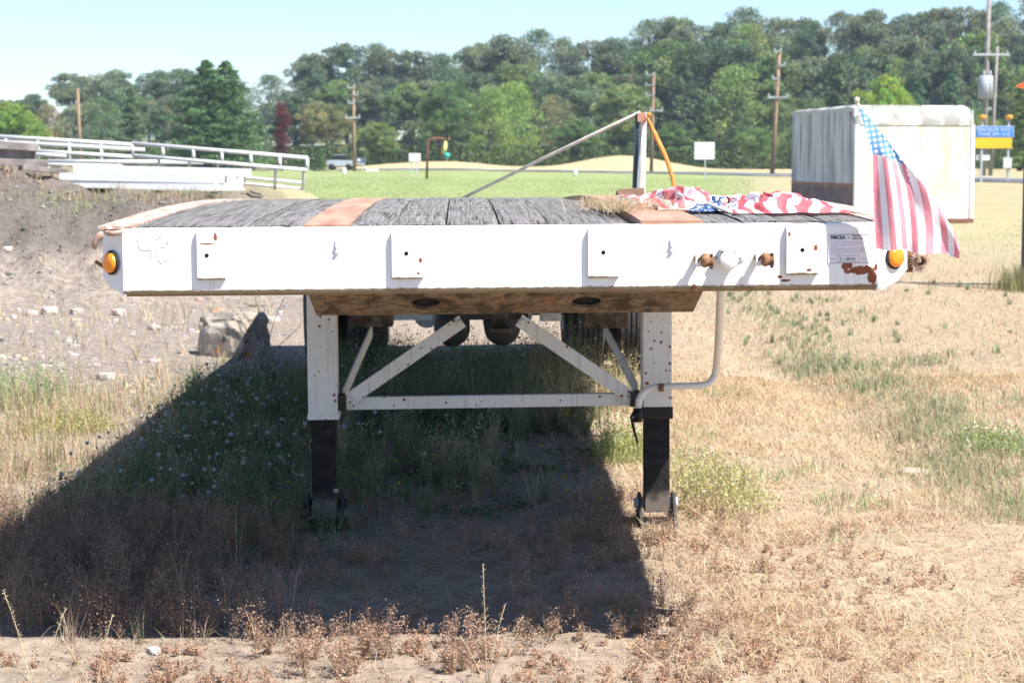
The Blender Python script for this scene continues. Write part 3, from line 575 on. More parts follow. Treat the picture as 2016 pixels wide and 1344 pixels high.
# braces between the legs
def angle_bar(p, q, w, nm='brace'):
    m = MB(); m.beam(p, q, 0.007, w, (0, 0, 1)); p2 = Vector(p) + Vector((0, w * 0.35, w * 0.5)); q2 = Vector(q) + Vector((0, w * 0.35, w * 0.5)); m.beam(p2, q2, w * 0.7, 0.006, (0, 0, 1)); return m.build(nm, M['brace_paint'], T)
def V3(px, py, s): return L(px, py, s)
angle_bar(V3(672, 795, SL + 0.02), V3(1262, 786, SL + 0.02), 0.050, 'cross_brace')
d1 = MB().beam(V3(676, 794, SL - 0.01), V3(910, 632, SL - 0.01), 0.008, 0.056, (0, 0, 1)).beam(V3(672, 784, SL + 0.006), V3(906, 622, SL + 0.006), 0.03, 0.006).build('diagonal_brace', M['brace_paint'], T)
d2 = MB().beam(V3(1250, 786, SL - 0.01), V3(1022, 630, SL - 0.01), 0.008, 0.056, (0, 0, 1)).beam(V3(1254, 777, SL + 0.006), V3(1027, 620, SL + 0.006), 0.03, 0.006).build('diagonal_brace', M['brace_paint'], T)
for (a, b, d) in ((904, 635, d1), (1027, 633, d2), (686, 787, d1), (1243, 780, d2)): MB().lathe([(0, 0.016), (0.012, 0.015), (0.014, 0.0)], V3(a, b, SL - 0.015), (0, -1, 0), 6).build('bolt', M['brace_paint'], d)
MB().box((V3(895, 630, SL).x, SL + 0.0, V3(900, 630, SL).z), (V3(1040, 630, SL).x, SL + 0.05, V3(900, 600, SL).z)).build('brace_mount', M['dark_steel'], T)
for (a, b) in (((676, 778), (732, 650)), ((1254, 768), (1193, 652))):
    p = V3(*a, SL + 0.03); q = V3(*b, SL + 0.95); MB().beam(p, q, 0.007, 0.062, (0, 0, 1)).build('rear_brace', M['leg_paint'], T)
    MB().box((q.x - 0.10, SL + 0.9, q.z + 0.02), (q.x + 0.10, SL + 1.1, q.z + 0.14)).build('brace_bracket', M['rusty_plate'], T)
for (a, b) in ((672, 790), (1250, 783)): p = V3(a, b, SL); MB().box((p.x - 0.022, SL - 0.03, p.z - 0.035), (p.x + 0.022, SL + 0.04, p.z + 0.03)).build('gusset', M['dark_steel'], T)
# crank handle
sc_ = 2.02; pts = [V3(1419, 560, sc_ - 1.1), V3(1418, 590, sc_ - 1.0), V3(1415, 660, sc_ - 0.55), V3(1411, 718, sc_ - 0.12), V3(1408, 735, sc_), V3(1402, 748, sc_), V3(1392, 756, sc_), V3(1378, 759, sc_), V3(1330, 760, sc_), V3(1290, 762, sc_), V3(1275, 766, sc_), V3(1264, 775, sc_), V3(1258, 788, sc_), V3(1256, 806, sc_)]
ch = MB().tube(pts, 0.0145, 12).build('crank_handle', M['white_paint'], T)
MB().tube([V3(1256, 803, sc_), V3(1256, 830, sc_)], 0.019, 10).build('crank_grip', M['black_grease'], ch); MB().tube([V3(1250, 808, sc_), V3(1243, 820, sc_), V3(1248, 845, sc_), V3(1255, 872, sc_)], [0.007, 0.008, 0.007, 0.005], 6).build('tape_tail', M['black_grease'], ch)
MB().tube([V3(1302, 755, sc_ - 0.02), V3(1302, 770, sc_ - 0.02)], 0.012, 8).build('crank_pin', M['rust_part'], ch)
# axles, wheels, tanks
R = 0.50; WW = 0.225
tp = [(-0.5, 0.56), (-0.52, 0.70), (-0.50, 0.86), (-0.44, 0.955), (-0.40, 1.0)]
for gx in (-0.24, -0.08, 0.08, 0.24): tp += [(gx - 0.024, 1.0), (gx - 0.018, 0.965), (gx + 0.018, 0.965), (gx + 0.024, 1.0)]
tp += [(0.40, 1.0), (0.44, 0.955), (0.50, 0.86), (0.52, 0.70), (0.5, 0.56)]
k = K('dusty_tyre'); o = k.co(); n = k.noise(o, 20, 5); k.col(k.mix(k.rng(n, 0.3, 0.7), (0.03, 0.03, 0.031), (0.09, 0.087, 0.085))).rough(0.9); k.bump(n, 0.3, 0.004); M['dusty_tyre'] = k.m
tyre_me = MB().lathe([(t * WW, r * R) for t, r in tp], (0, 0, 0), (1, 0, 0), 56).mesh('tyre', M['dusty_tyre'])
for p in tyre_me.polygons: p.use_smooth = False
rim_me = MB().lathe([(-0.5 * WW, 0.56 * R), (-0.42 * WW, 0.50 * R), (-0.1 * WW, 0.47 * R), (-0.05 * WW, 0.2 * R), (0.2 * WW, 0.15 * R), (0.2 * WW, 0.0)], (0, 0, 0), (1, 0, 0), 32).mesh('rim', M['white_paint'])
for s in (8.20, 9.40):
    zt = gzf(-0.2, 6.35 + s) + R - 0.01
    for X in (-1.105, -0.80, 0.80, 1.105):
        w = empty('wheel', (X, s, zt - (TM @ Vector((X, s, 0))).z)); w.parent = T; link('tyre', tyre_me, w); link('rim', rim_me, w)
    MB().tube([(-1.0, s, zt), (1.0, s, zt)], 0.065, 14).build('axle', M['dark_steel'], T)
    for X in (-0.35, 0.30): MB().tube([(X, s - 0.42, zt - 0.02), (X, s - 0.16, zt - 0.02)], 0.095, 20).build('brake_chamber', M['galv'], T)
for (px, py) in ((890, 640), (987, 638)):
    c = V3(px, py, 6.2); MB().lathe([(-0.35, 0.0), (-0.345, 0.06), (-0.31, 0.105), (-0.25, 0.112), (0.4, 0.112), (0.45, 0.0)], c, (0, 1, 0), 24).build('air_tank', M['tank_dark'], T)
    MB().box((c.x - 0.04, 6.0, c.z + 0.02), (c.x + 0.05, 6.06, c.z + 0.22)).build('tank_bracket', M['dark_steel'], T)
a = V3(768, 630, 7.4); b = V3(852, 622, 7.4); MB().box((a.x, 7.38, a.z), (b.x, 7.42, b.z + 0.10)).build('suspension_beam', M['white_plain'], T)
a = V3(1062, 632, 7.4); b = V3(1105, 622, 7.4); MB().box((a.x, 7.38, a.z), (b.x, 7.42, b.z + 0.10)).build('suspension_beam', M['wood_pale'], T)
for X in (-0.52, 0.46): MB().beam((X, 7.6, 0.62), (X, 9.9, 0.60), 0.08, 0.12).build('spring', M['dark_steel'], T)
MB().box((-1.15, LEN - 0.06, zdeck(LEN) - 0.34), (1.15, LEN, zdeck(LEN) - 0.02)).build('rear_beam', M['dark_steel'], T)

# ------------------------------------------------------------------ things on the deck
def W_(v): return TM @ Vector(v)
SP = 3.15
def Lw(px, py, s): return TM @ L(px, py, s)
po = empty('stake_post'); po.matrix_world = TM; tag(po, 'upright steel stake post with green and white edges standing on the deck', 'post')
def quadbar(p, q, w, dep, nm, mat, par):                # upright bar between two measured points
    a = L(*p, SP); b = L(*q, SP); MB().hexa([(a.x - w, SP, a.z), (a.x + w, SP, a.z), (a.x + w, SP + dep, a.z), (a.x - w, SP + dep, a.z), (b.x - w, SP, b.z), (b.x + w, SP, b.z), (b.x + w, SP + dep, b.z), (b.x - w, SP + dep, b.z)]).build(nm, M[mat], par)
quadbar((1250, 386), (1256, 224), 0.0075, 0.08, 'green_flange', 'green_paint', po); quadbar((1256.5, 386), (1259.5, 222), 0.006, 0.05, 'grey_web', 'grey_paint', po)
quadbar((1263.2, 386), (1265, 222), 0.0095, 0.045, 'wood_lath', 'wood_pale', po); quadbar((1268.8, 386), (1271.5, 221), 0.005, 0.07, 'white_flange', 'white_plain', po); quadbar((1261, 361), (1261.2, 252), 0.003, 0.028, 'white_strip', 'white_plain', po)
a = L(1255, 240, SP - 0.012); b = L(1272, 222, SP - 0.012); MB().box((a.x, SP - 0.014, a.z), (b.x, SP - 0.002, b.z)).build('strap_wrap', plain('strap_wrap', (0.45, 0.22, 0.15)), po)
MB().tube([L(1274, 227, SP + 0.02), L(1282, 226, SP + 0.02)], [0.013, 0.012], 10).build('strap_end', M['orange_web'], po)
a = L(1215, 386, SP - 0.10); b = L(1267, 372, SP - 0.10); zb_ = zdeck(SP) + 0.006
wb = MB().prism([(a.x, zb_), (b.x, zb_), (b.x, b.z + 0.004), (a.x + 0.02, b.z), (a.x, b.z - 0.012)], 'y', SP - 0.14, SP - 0.02).build('wood_block', M['wood_block']); wb.matrix_world = TM
tag(wb, 'short brown wooden block lying at the foot of the stake post', 'block')
pw = MB().tube([Lw(1259, 222, SP + 0.03), Lw(1080, 307, SP + 0.5), Lw(909, 391, SP + 0.95)], 0.0085, 8).build('wooden_pole', M['wood_pale']); tag(pw, 'long thin pale wooden pole leaning from the stake post down to the deck', 'pole')
sp = [L(1274, 232, SP - 0.02), L(1288, 262, SP - 0.06), L(1303, 292, SP - 0.10), L(1314, 318, SP - 0.13), L(1321, 340, SP - 0.15), L(1325, 356, SP - 0.16), L(1326, 372, SP - 0.17), L(1325, 391, SP - 0.18)]
m = MB()
for i, p in enumerate(sp):
    w = 0.012 * (1 - 0.55 * (i / (len(sp) - 1)) ** 2) * (0.7 if i == 0 else 1)
    for dx, dy in ((-w, 0), (w, -0.004), (w, -0.0015), (-w, 0.0025)): m.v.append((p.x + dx, p.y + dy, p.z))
for i in range(len(sp) - 1):
    for j in range(4): m.f.append((i * 4 + j, i * 4 + (j + 1) % 4, (i + 1) * 4 + (j + 1) % 4, (i + 1) * 4 + j)); m.sm.append(True)
os_ = m.build('webbing_strap', M['orange_web']); os_.matrix_world = TM; tag(os_, 'orange webbing strap hanging from the top of the stake post', 'strap')
# standing flag
ACR = [(1690, 206), (1712, 232), (1736, 262), (1760, 294), (1783, 324), (1808, 352), (1832, 382), (1854, 416), (1874, 448), (1890, 484)]   # upper, sloping edge
ACL = [(0, 1688, 208), (0.34, 1717, 303), (0.7, 1722, 400), (1.0, 1725, 488)]
def lerp_poly(P, t):
    t = max(0, min(1, t)) * (len(P) - 1); i = min(int(t), len(P) - 2); f = t - i
    return (P[i][0] * (1 - f) + P[i + 1][0] * f, P[i][1] * (1 - f) + P[i + 1][1] * f)
def flag_pt(u, v):                                       # v across the stripes 0..1, u along them 0..1
    c7 = 7 / 13
    tt = min(1.0, v / c7) * 4 / 9 if v < c7 else 4 / 9 + (v - c7) / (1 - c7) * 5 / 9
    T_ = lerp_poly(ACR, tt); B_ = (1725 + 162 * v + 4 * math.sin(v * 9), 488 + 18 * v + 3 * math.sin(v * 14))
    if v < c7:
        C_ = (1718 + 65 * (v / c7), 303 + 21 * (v / c7) ** 1.2)
        if v < 0.02: T_ = (1689, 207)
        if u < 0.40: f = u / 0.40; q = (T_[0] * (1 - f) + C_[0] * f, T_[1] * (1 - f) + C_[1] * f)
        else:
            f = (u - 0.40) / 0.60; bow = 7 * math.sin(math.pi * f) * (v / c7 - 0.15); q = (C_[0] * (1 - f) + B_[0] * f + bow, C_[1] * (1 - f) + B_[1] * f)
    else:
        f = u; bow = 9 * math.sin(math.pi * f) * (1 - v) * 2; q = (T_[0] * (1 - f) + B_[0] * f + bow, T_[1] * (1 - f) + B_[1] * f)
    dep = -0.115 + 0.009 * math.sin(v * 15 + u * 2.0) * min(1, u * 2.2) + 0.007 * math.sin(v * 7 - u * 5) + 0.05 * (1 - u) * (1 - v) * 0.6
    return L(q[0], q[1], dep)
nu, nv = 60, 78; m = MB(); m.grid(flag_pt, nu, nv); me = m.mesh('cloth', M['flag_overlit'], fix=False)
def set_uv(me, nu, nv, f, sf=None):
    uvl = me.uv_layers.new(name='UVMap'); n1_ = nv + 1; uvs = []
    for l in me.loops: i, j = divmod(l.vertex_index, n1_); uvs += f(i / nu, j / nv)
    uvl.data.foreach_set('uv', uvs)
    su_ = me.uv_layers.new(name='Star'); q_ = []
    for l in me.loops:
        if sf: q_ += sf(me.vertices[l.vertex_index].co)
        else: i, j = divmod(l.vertex_index, n1_); a_, b_ = f(i / nu, j / nv); q_ += [a_ * 30, b_ * 18.6]
    su_.data.foreach_set('uv', q_)
def star_plane(c): return [(c.x * 0.80 - c.z * 0.60) / 0.0125, (c.x * 0.60 + c.z * 0.80) / 0.0125]
set_uv(me, nu, nv, lambda u, v: (u, v), star_plane)
fl = empty('standing_flag'); fl.matrix_world = TM; tag(fl, 'upright stick flag with stars and stripes hanging over the right front corner', 'flag'); link('cloth', me, fl)
top = L(1687, 201, -0.085); bot = L(1812, 515, 0.155)
MB().tube([top, top.lerp(bot, 0.5), bot], 0.0052, 10).build('stick', M['wood_pale'], fl)
MB().lathe([(-0.010, 0.0), (-0.007, 0.007), (0.0, 0.0095), (0.007, 0.007), (0.010, 0.0)], top + Vector((0, 0, 0.006)), (0, 0, 1), 16).build('ball_tip', plain('cream_ball', (0.72, 0.66, 0.50), 0.4), fl)
# fallen flags
def fallen(name, label, x0, x1, s0, s1_, H, seed, uvf, ridge=6.0, tail=1.0):
    nu, nv = 84, 44; m = MB()
    def fn(u, v):
        env = max(0.0, math.sin(math.pi * min(1, max(0, u)) ** tail)) ** 0.55 * max(0.0, math.sin(math.pi * v)) ** 0.5
        P = Vector((u * ridge * 0.9 + 0.5 * mnoise.noise(Vector((v * 3, u * 4, seed))), v * 2.6 + u * 1.5, seed)); a = mnoise.noise(P); b = mnoise.noise(P * 2.1 + Vector((3, 1, 0))); c = mnoise.noise(P * 4.7)
        sa = lambda q_: math.sqrt(q_ * q_ + 0.012); h = env * (0.24 + 0.80 * (1 - sa(a) * 2.2) * 0.62 + 0.40 * (1 - sa(b) * 2.3) + 0.10 * c)
        X = x0 + (x1 - x0) * u + 0.035 * mnoise.noise(Vector((u * 7, v * 5, seed + 9))); S = s0 + (s1_ - s0) * v + 0.06 * mnoise.noise(Vector((u * 6, v * 4, seed + 20)))
        S = max(S, 0.12)
        return (X, S, zdeck(S) + 0.012 + max(0.0, h) * H)
    m.grid(fn, nu, nv); me = m.mesh('cloth', M['flag_cloth'], fix=False); set_uv(me, nu, nv, uvf)
    o = link(name, me); o.matrix_world = TM; tag(o, label, 'flag', 'fallen flags on the deck')
    return o
X_ = lambda px, s: L(px, 410, s).x
fallen('fallen_flag', 'fallen crumpled flag with blue end lying in the straw at left of the heap', X_(1183, 1.0), X_(1330, 1.0), 0.85, 1.45, 0.040, 3.1, lambda u, v: (0.03 + 0.8 * u + 0.1 * v, 0.15 + 0.75 * v + 0.1 * math.sin(u * 6)))
fallen('fallen_flag', 'fallen crumpled flag forming the tall red hump of the heap', X_(1272, 1.0), X_(1418, 1.0), 0.62, 1.5, 0.080, 8.7, lambda u, v: (0.95 - 0.25 * v + 0.1 * math.sin(u * 5), 0.05 + 0.86 * u + 0.05 * math.sin(v * 5)), 3.6)
fallen('fallen_flag', 'fallen crumpled flag with blue star patch at the middle of the heap', X_(1350, 0.7), X_(1490, 0.7), 0.50, 1.0, 0.050, 14.2, lambda u, v: (0.05 + 0.75 * u, 0.25 + 0.6 * v + 0.15 * math.sin(u * 7)))
fallen('fallen_flag', 'long striped fallen flag with frayed end at right of the heap', X_(1425, 0.6), X_(1648, 0.6), 0.34, 1.05, 0.066, 21.9, lambda u, v: (0.42 + 0.3 * v + 0.1 * math.sin(u * 6), 0.02 + 0.96 * u + 0.06 * math.sin(v * 6 + u * 3)), 5.0, 0.8)
st = MB().tube([Lw(1308, 413, 0.62), Lw(1400, 414, 0.60), Lw(1402, 413.5, 0.6)], 0.0055, 8).build('flag_stick', M['wood_pale']); tag(st, 'short pale stick lying level in front of the fallen flags', 'stick', 'flag sticks on the deck')
st = MB().tube([Lw(1390, 401, 0.55), Lw(1456, 424, 0.42)], 0.0055, 8).build('flag_stick', M['wood_pale']); tag(st, 'pale stick jutting forward from the middle of the fallen flags', 'stick', 'flag sticks on the deck')
st = MB().tube([Lw(1590, 405, 0.8), Lw(1660, 414, 0.55), Lw(1734, 428, 0.22)], [0.006, 0.0065, 0.0065], 8).build('flag_stick', M['wood_pale']); tag(st, 'long pale stick sloping from the frayed flag to the right front corner', 'stick', 'flag sticks on the deck')

# ------------------------------------------------------------------ scatter helpers (numpy)
def var(c, n, d=0.22, hue=0.06):
    c = np.asarray(c, float); b = 1 + RNG.uniform(-d, d, (n, 1)); return np.clip(c * b * (1 + RNG.uniform(-hue, hue, (n, 3))), 0, 1)
def blades(P, ln, wd, lean, col, bend=0.6):
    n = len(P); a = RNG.uniform(0, 2 * np.pi, n); d = np.stack([np.cos(a), np.sin(a), np.zeros(n)], -1); s = np.stack([-np.sin(a + RNG.uniform(-1, 1, n)), np.cos(a), np.zeros(n)], -1)
    ln = np.broadcast_to(ln, n)[:, None]; wd = np.broadcast_to(wd, n)[:, None]; lean = np.broadcast_to(lean, n)[:, None]
    up = np.array([0, 0, 1.0]); h1 = ln * 0.55; mid = P + up * h1 * np.cos(lean * 0.6) + d * h1 * np.sin(lean * 0.6)
    tip = mid + up * ln * 0.45 * np.cos(lean * (1 + bend)) + d * ln * 0.45 * np.sin(lean * (1 + bend))
    V = np.stack([P - s * wd / 2, P + s * wd / 2, mid - s * wd * 0.4, mid + s * wd * 0.4, tip], 1).reshape(-1, 3)
    b = np.arange(n)[:, None] * 5; T_ = np.concatenate([b + [0, 1, 3], b + [0, 3, 2], b + [2, 3, 4]]); C = np.repeat(col, 5, 0); return V, T_, C
def bits(P, size, col, flat=0.0):                        # random small leaf quads (two triangles)
    n = len(P); a = RNG.normal(size=(n, 3)); 
    if flat: a[:, 2] *= (1 - flat)
    a /= np.linalg.norm(a, axis=1, keepdims=True); r = RNG.normal(size=(n, 3)); b = np.cross(a, r); b /= np.linalg.norm(b, axis=1, keepdims=True)
    sz = np.broadcast_to(size, n)[:, None]; a = a * sz; b = b * sz * RNG.uniform(0.35, 0.8, (n, 1))
    V = np.stack([P - a, P + b, P + a, P - b], 1).reshape(-1, 3); q = np.arange(n)[:, None] * 4
    return V, np.concatenate([q + [0, 1, 2], q + [0, 2, 3]]), np.repeat(col, 4, 0)
def join(parts):
    V, T_, C = [], [], []; o = 0
    for v, t, c in parts: V.append(v); T_.append(t + o); C.append(c); o += len(v)
    return np.concatenate(V), np.concatenate(T_), np.concatenate(C)
def stuff(name, parts, label, cat, mat='veg'):
    V, T_, C = join(parts); o = link(name, np_mesh(name, V, T_, C, M[mat])); tag(o, label, cat, None, 'stuff'); return o
def wob(x, y, s=1.0, ph=0.0): return np.sin(x * 2.1 * s + ph + 1.7 * np.sin(y * 1.3 * s + ph)) * np.sin(y * 1.9 * s + 0.7 * ph + 1.2 * np.sin(x * 1.1 * s))
def region(n, xr, yr, dens=None):
    x = RNG.uniform(*xr, n); y = RNG.uniform(*yr, n)
    if dens is not None: kp = RNG.uniform(0, 1, n) < dens(x, y); x, y = x[kp], y[kp]
    return np.stack([x, y, gz(x, y) - 0.003], -1)
def clumps(P, nb, h, lean, wd, cols, mixp, bitn=0, bs=0.006):      # tufted plants: blades fanning out of each root, optional leaflets
    n = len(P); h = np.broadcast_to(h, n); idx = np.repeat(np.arange(n), RNG.integers(max(3, nb // 2), nb + 1, n)); m_ = len(idx); pick = (RNG.uniform(0, 1, n) < mixp)
    H = h[idx] * RNG.uniform(0.35, 1.0, m_); base = P[idx] + np.stack([RNG.normal(0, 0.010, m_), RNG.normal(0, 0.010, m_), np.zeros(m_)], -1); c = np.where(pick[idx][:, None], var(cols[0], m_, 0.3), var(cols[1], m_, 0.3)) * (RNG.uniform(0.75, 1.25, n)[idx])[:, None]
    out = [blades(base, H, wd * P[idx][:, 1] / 9, lean * RNG.uniform(0.1, 1.0, m_) ** 0.8, np.clip(c, 0, 1))]
    if bitn:
        j = np.repeat(np.arange(n), bitn); t = RNG.uniform(0.1, 1.0, len(j)); a = RNG.uniform(0, 2 * np.pi, len(j)); r_ = RNG.uniform(0, 0.55, len(j)) * h[j] * t * min(1.0, lean)
        Q = P[j] + np.stack([np.cos(a) * r_, np.sin(a) * r_, t * h[j] * 0.85], -1); out.append(bits(Q, bs * RNG.uniform(0.5, 1.3, len(j)), np.where(pick[j][:, None], var(cols[0], len(j), 0.3), var(cols[1], len(j), 0.3))))
    return out
def inview(x, y, m=0.35): return (np.abs(x) < 0.2546 * y + m)
def stalks(P, h, col, th=0.004):
    n = len(P); return blades(P, h, th, RNG.uniform(0.05, 0.35, n), col)

# ---- dry straw grass, right side
def d_straw(x, y): return inview(x, y) * np.clip((x - 0.15 + 0.35 * wob(x, y, 0.8)) / 0.7, 0, 1) * (0.22 + 0.78 * sst(-0.6, 0.1, wob(x, y, 1.6, 2) + 0.4 * wob(x, y, 4.0, 1))) * sst(5.9, 7.8, y + 0.5 * x) * (1 - 0.85 * sst(0.25, 0.6, wob(x, y, 0.75, 7)) * (1 - sst(8.5, 11, y)))
P = np.concatenate([region(190000, (0.2, 4.0), (6.0, 14.5), d_straw), region(60000, (0.4, 6.5), (12.5, 24), lambda x, y: d_straw(x, y) * np.clip((25 - y) / 12, 0, 1))]); n = len(P)
lp = np.where(RNG.uniform(0, 1, n) < 0.93, 1.85, 0.8)
q1 = blades(P, RNG.uniform(0.03, 0.095, n), RNG.uniform(0.0018, 0.0042, n) * (P[:, 1] / 8), lp * RNG.uniform(0.75, 1.12, n), (lambda w1, w2: var((0.56, 0.43, 0.280), n, 0.4) * (1 - w1 - w2) + var((0.46, 0.29, 0.18), n, 0.35) * w1 + var((0.54, 0.38, 0.20), n, 0.3) * w2)(0.55 * sst(0.1, 0.7, wob(P[:, 0], P[:, 1], 0.9, 2.2))[:, None] * sst(11, 7, P[:, 1])[:, None], 0.4 * sst(0.0, 0.6, wob(P[:, 0], P[:, 1], 0.6, 5.0))[:, None]), 0.08)
P = region(52000, (0.4, 13), (13, 46), lambda x, y: inview(x, y) * np.clip((x - 0.9) / 1.0, 0, 1) * np.clip((48 - y) / 33, 0.2, 1)); n = len(P)
g_ = RNG.uniform(0, 1, n) < (0.25 + 0.25 * (wob(P[:, 0], P[:, 1], 0.35) > 0)); cc = var((0.49, 0.39, 0.25), n, 0.3); cc[g_] = var((0.33, 0.32, 0.17), g_.sum(), 0.25)
q2 = blades(P, RNG.uniform(0.03, 0.075, n), 0.0042 * P[:, 1] / 15, RNG.uniform(0.6, 1.4, n), cc)
P = region(9000, (0.3, 4.2), (6.0, 13), lambda x, y: inview(x, y) * (x > 0.5)); n = len(P)
q3 = blades(P, RNG.uniform(0.12, 0.30, n), 0.0020, RNG.uniform(1.5, 1.85, n), var((0.62, 0.49, 0.33), n, 0.25), 0.0)
stuff('dry_grass', [q1, q2, q3], 'short dry straw coloured grass covering the ground right of the trailer', 'dry grass')
# ---- green strip along the rut, right, plus loose green tufts
def d_green(x, y):
    c0 = 2.42 + 0.015 * (y - 12); return inview(x, y) * np.clip(np.exp(-((x - c0 - 0.12 * np.sin(y * 1.1)) / 0.26) ** 2) * (0.35 + 0.65 * (wob(x, y, 1.2, 1) > -0.1)) + 0.5 * np.exp(-((x - c0 - 0.9) / 0.5) ** 2) * (wob(x, y, 0.9, 4) > 0.2) + 0.05 * (x > 2.6), 0, 1)
P = np.concatenate([region(50000, (1.5, 7.5), (8.6, 27), d_green), region(44000, (1.7, 3.3), (8.6, 16), d_green)]); n = len(P)
cg = var((0.24, 0.28, 0.15), n, 0.3); br = RNG.uniform(0, 1, n) < 0.28; cg[br] = var((0.48, 0.38, 0.25), br.sum(), 0.3)
q1 = blades(P, RNG.uniform(0.04, 0.13, n), 0.0036 * P[:, 1] / 12, RNG.uniform(0.2, 1.3, n), cg)
P = region(6000, (0.75, 1.7), (8.2, 13.5), lambda x, y: 0.6 * (wob(x, y, 2.0, 3) > 0.55)); n = len(P)
q2 = blades(P, RNG.uniform(0.04, 0.12, n), 0.004, RNG.uniform(0.1, 0.9, n), var((0.23, 0.32, 0.13), n, 0.3))
P = region(1500, (1.6, 7.0), (8.8, 26), d_green); q3 = clumps(P, 30, RNG.uniform(0.05, 0.15, len(P)), 1.0, 0.0032, ((0.25, 0.31, 0.17), (0.44, 0.38, 0.24)), 0.8)
stuff('green_grass', [q1, q2] + q3, 'green grass growing along the wheel rut right of the trailer', 'grass')
# ---- field texture: coarse green grass behind
P = region(70000, (-24, 18), (50, 130), lambda x, y: inview(x, y, 1.0) * (x / y < 0.12) * np.clip(70 / y, 0, 1) ** 1.5); n = len(P)
q1 = blades(P, RNG.uniform(0.03, 0.08, n), 0.014 * P[:, 1] / 70, RNG.uniform(0.3, 1.2, n), var((0.27, 0.315, 0.13), n, 0.2))
stuff('field_grass', [q1], 'bright green grass of the open field behind the trailer', 'grass')
# ---- reddish brown dead weeds: foreground strip, front left bed, scattered
def dead(P, h, nb, col, spread=0.3):
    n = len(P); h = np.broadcast_to(h, n); out = [stalks(P, h, var(col, n, 0.2), 0.004)]
    idx = np.repeat(np.arange(n), nb); m_ = len(idx); t = RNG.beta(1.5, 1.0, m_); a = RNG.uniform(0, 2 * np.pi, m_); nbr = 5; br = RNG.integers(0, nbr, m_)
    lean = (np.sin(idx * 7.13 + br * 2.4) * 0.5 + 0.5) * spread + 0.05; la = (idx * 2.399 + br * 2 * np.pi / nbr); H = h[idx] * (0.55 + 0.45 * np.abs(np.sin(idx * 3.7 + br * 5.1)))
    Q = P[idx] + np.stack([np.cos(la) * lean * t * H, np.sin(la) * lean * t * H, t * H], -1); rr = 0.020 * (0.55 + 0.6 * np.sin(t * 2.6)) * (H / 0.13) ** 0.7 * RNG.uniform(0.2, 1, m_)
    Q += np.stack([np.cos(a) * rr, np.sin(a) * rr, RNG.normal(0, 0.006, m_)], -1); Q[:, 2] = np.maximum(Q[:, 2], P[idx][:, 2] + 0.004)
    Q[:, 2] -= 0.10 * H * np.maximum(0, t - 0.75) * 4 * lean; out.append(bits(Q, RNG.uniform(0.0018, 0.0052, m_), var(col, m_, 0.34) * RNG.uniform(0.78, 1.25, n)[idx][:, None])); return out
parts = []
P = region(520, (-2.0, 0.9), (6.0, 6.75), lambda x, y: 0.12 + 0.8 * (wob(x, y, 2.2, 0.6) > 0)); parts += dead(P, 0.015 + 0.075 * RNG.beta(1.3, 3, len(P)), 170, (0.46, 0.30, 0.20), 1.1)
P = region(26, (-0.85, -0.05), (6.35, 6.75)); parts += dead(P, RNG.uniform(0.08, 0.20, len(P)), 620, (0.44, 0.29, 0.20), 0.40)
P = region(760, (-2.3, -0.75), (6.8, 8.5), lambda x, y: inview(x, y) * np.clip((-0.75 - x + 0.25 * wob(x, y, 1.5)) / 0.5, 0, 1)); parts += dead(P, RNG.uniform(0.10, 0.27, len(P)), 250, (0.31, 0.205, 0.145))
P = region(950, (-1.0, 1.0), (6.75, 9.2), lambda x, y: 0.12 + 0.6 * (wob(x, y, 1.7, 5) > 0.1)); parts += dead(P, RNG.uniform(0.04, 0.13, len(P)), 170, (0.38, 0.25, 0.17), 0.6)
P = region(900, (0.35, 2.3), (6.0, 8.6), lambda x, y: 0.8 * (wob(x, y, 1.6, 3.2) > -0.05)); parts += dead(P, RNG.uniform(0.02, 0.07, len(P)), 95, (0.46, 0.30, 0.20), 0.9)
P = region(240, (-2.3, -0.7), (6.75, 8.6), lambda x, y: inview(x, y) * np.clip((-0.7 - x) / 0.5, 0, 1)); parts += clumps(P, 14, RNG.uniform(0.12, 0.34, len(P)), 0.7, 0.0026, ((0.44, 0.34, 0.24), (0.20, 0.20, 0.11)), 0.7)
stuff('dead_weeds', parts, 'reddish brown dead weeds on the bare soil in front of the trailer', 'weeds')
P = region(42000, (-2.3, 2.4), (6.0, 11.5), lambda x, y: inview(x, y) * (0.25 + 0.75 * (wob(x, y, 2.6, 4) > -0.1)) * np.clip((12 - y) / 5, 0, 1)); n = len(P); P[:, 2] += 0.005
cl = var((0.36, 0.26, 0.18), n, 0.45); d_ = RNG.uniform(0, 1, n) < 0.3; cl[d_] = var((0.14, 0.10, 0.07), d_.sum(), 0.4)
q1 = bits(P, RNG.uniform(0.002, 0.007, n), cl, 0.0)
P = region(5200, (-2.3, 1.2), (6.0, 10.5), lambda x, y: inview(x, y) * (0.3 + 0.7 * (wob(x, y, 2.0, 1) > 0))); n = len(P); P[:, 2] += 0.004
q2 = blades(P, RNG.uniform(0.03, 0.14, n), 0.0022, RNG.uniform(1.25, 1.6, n), var((0.48, 0.37, 0.26), n, 0.35), 0.05)
stuff('ground_litter', [q1, q2], 'dry leaf crumbs and straw bits lying on the bare soil', 'litter')
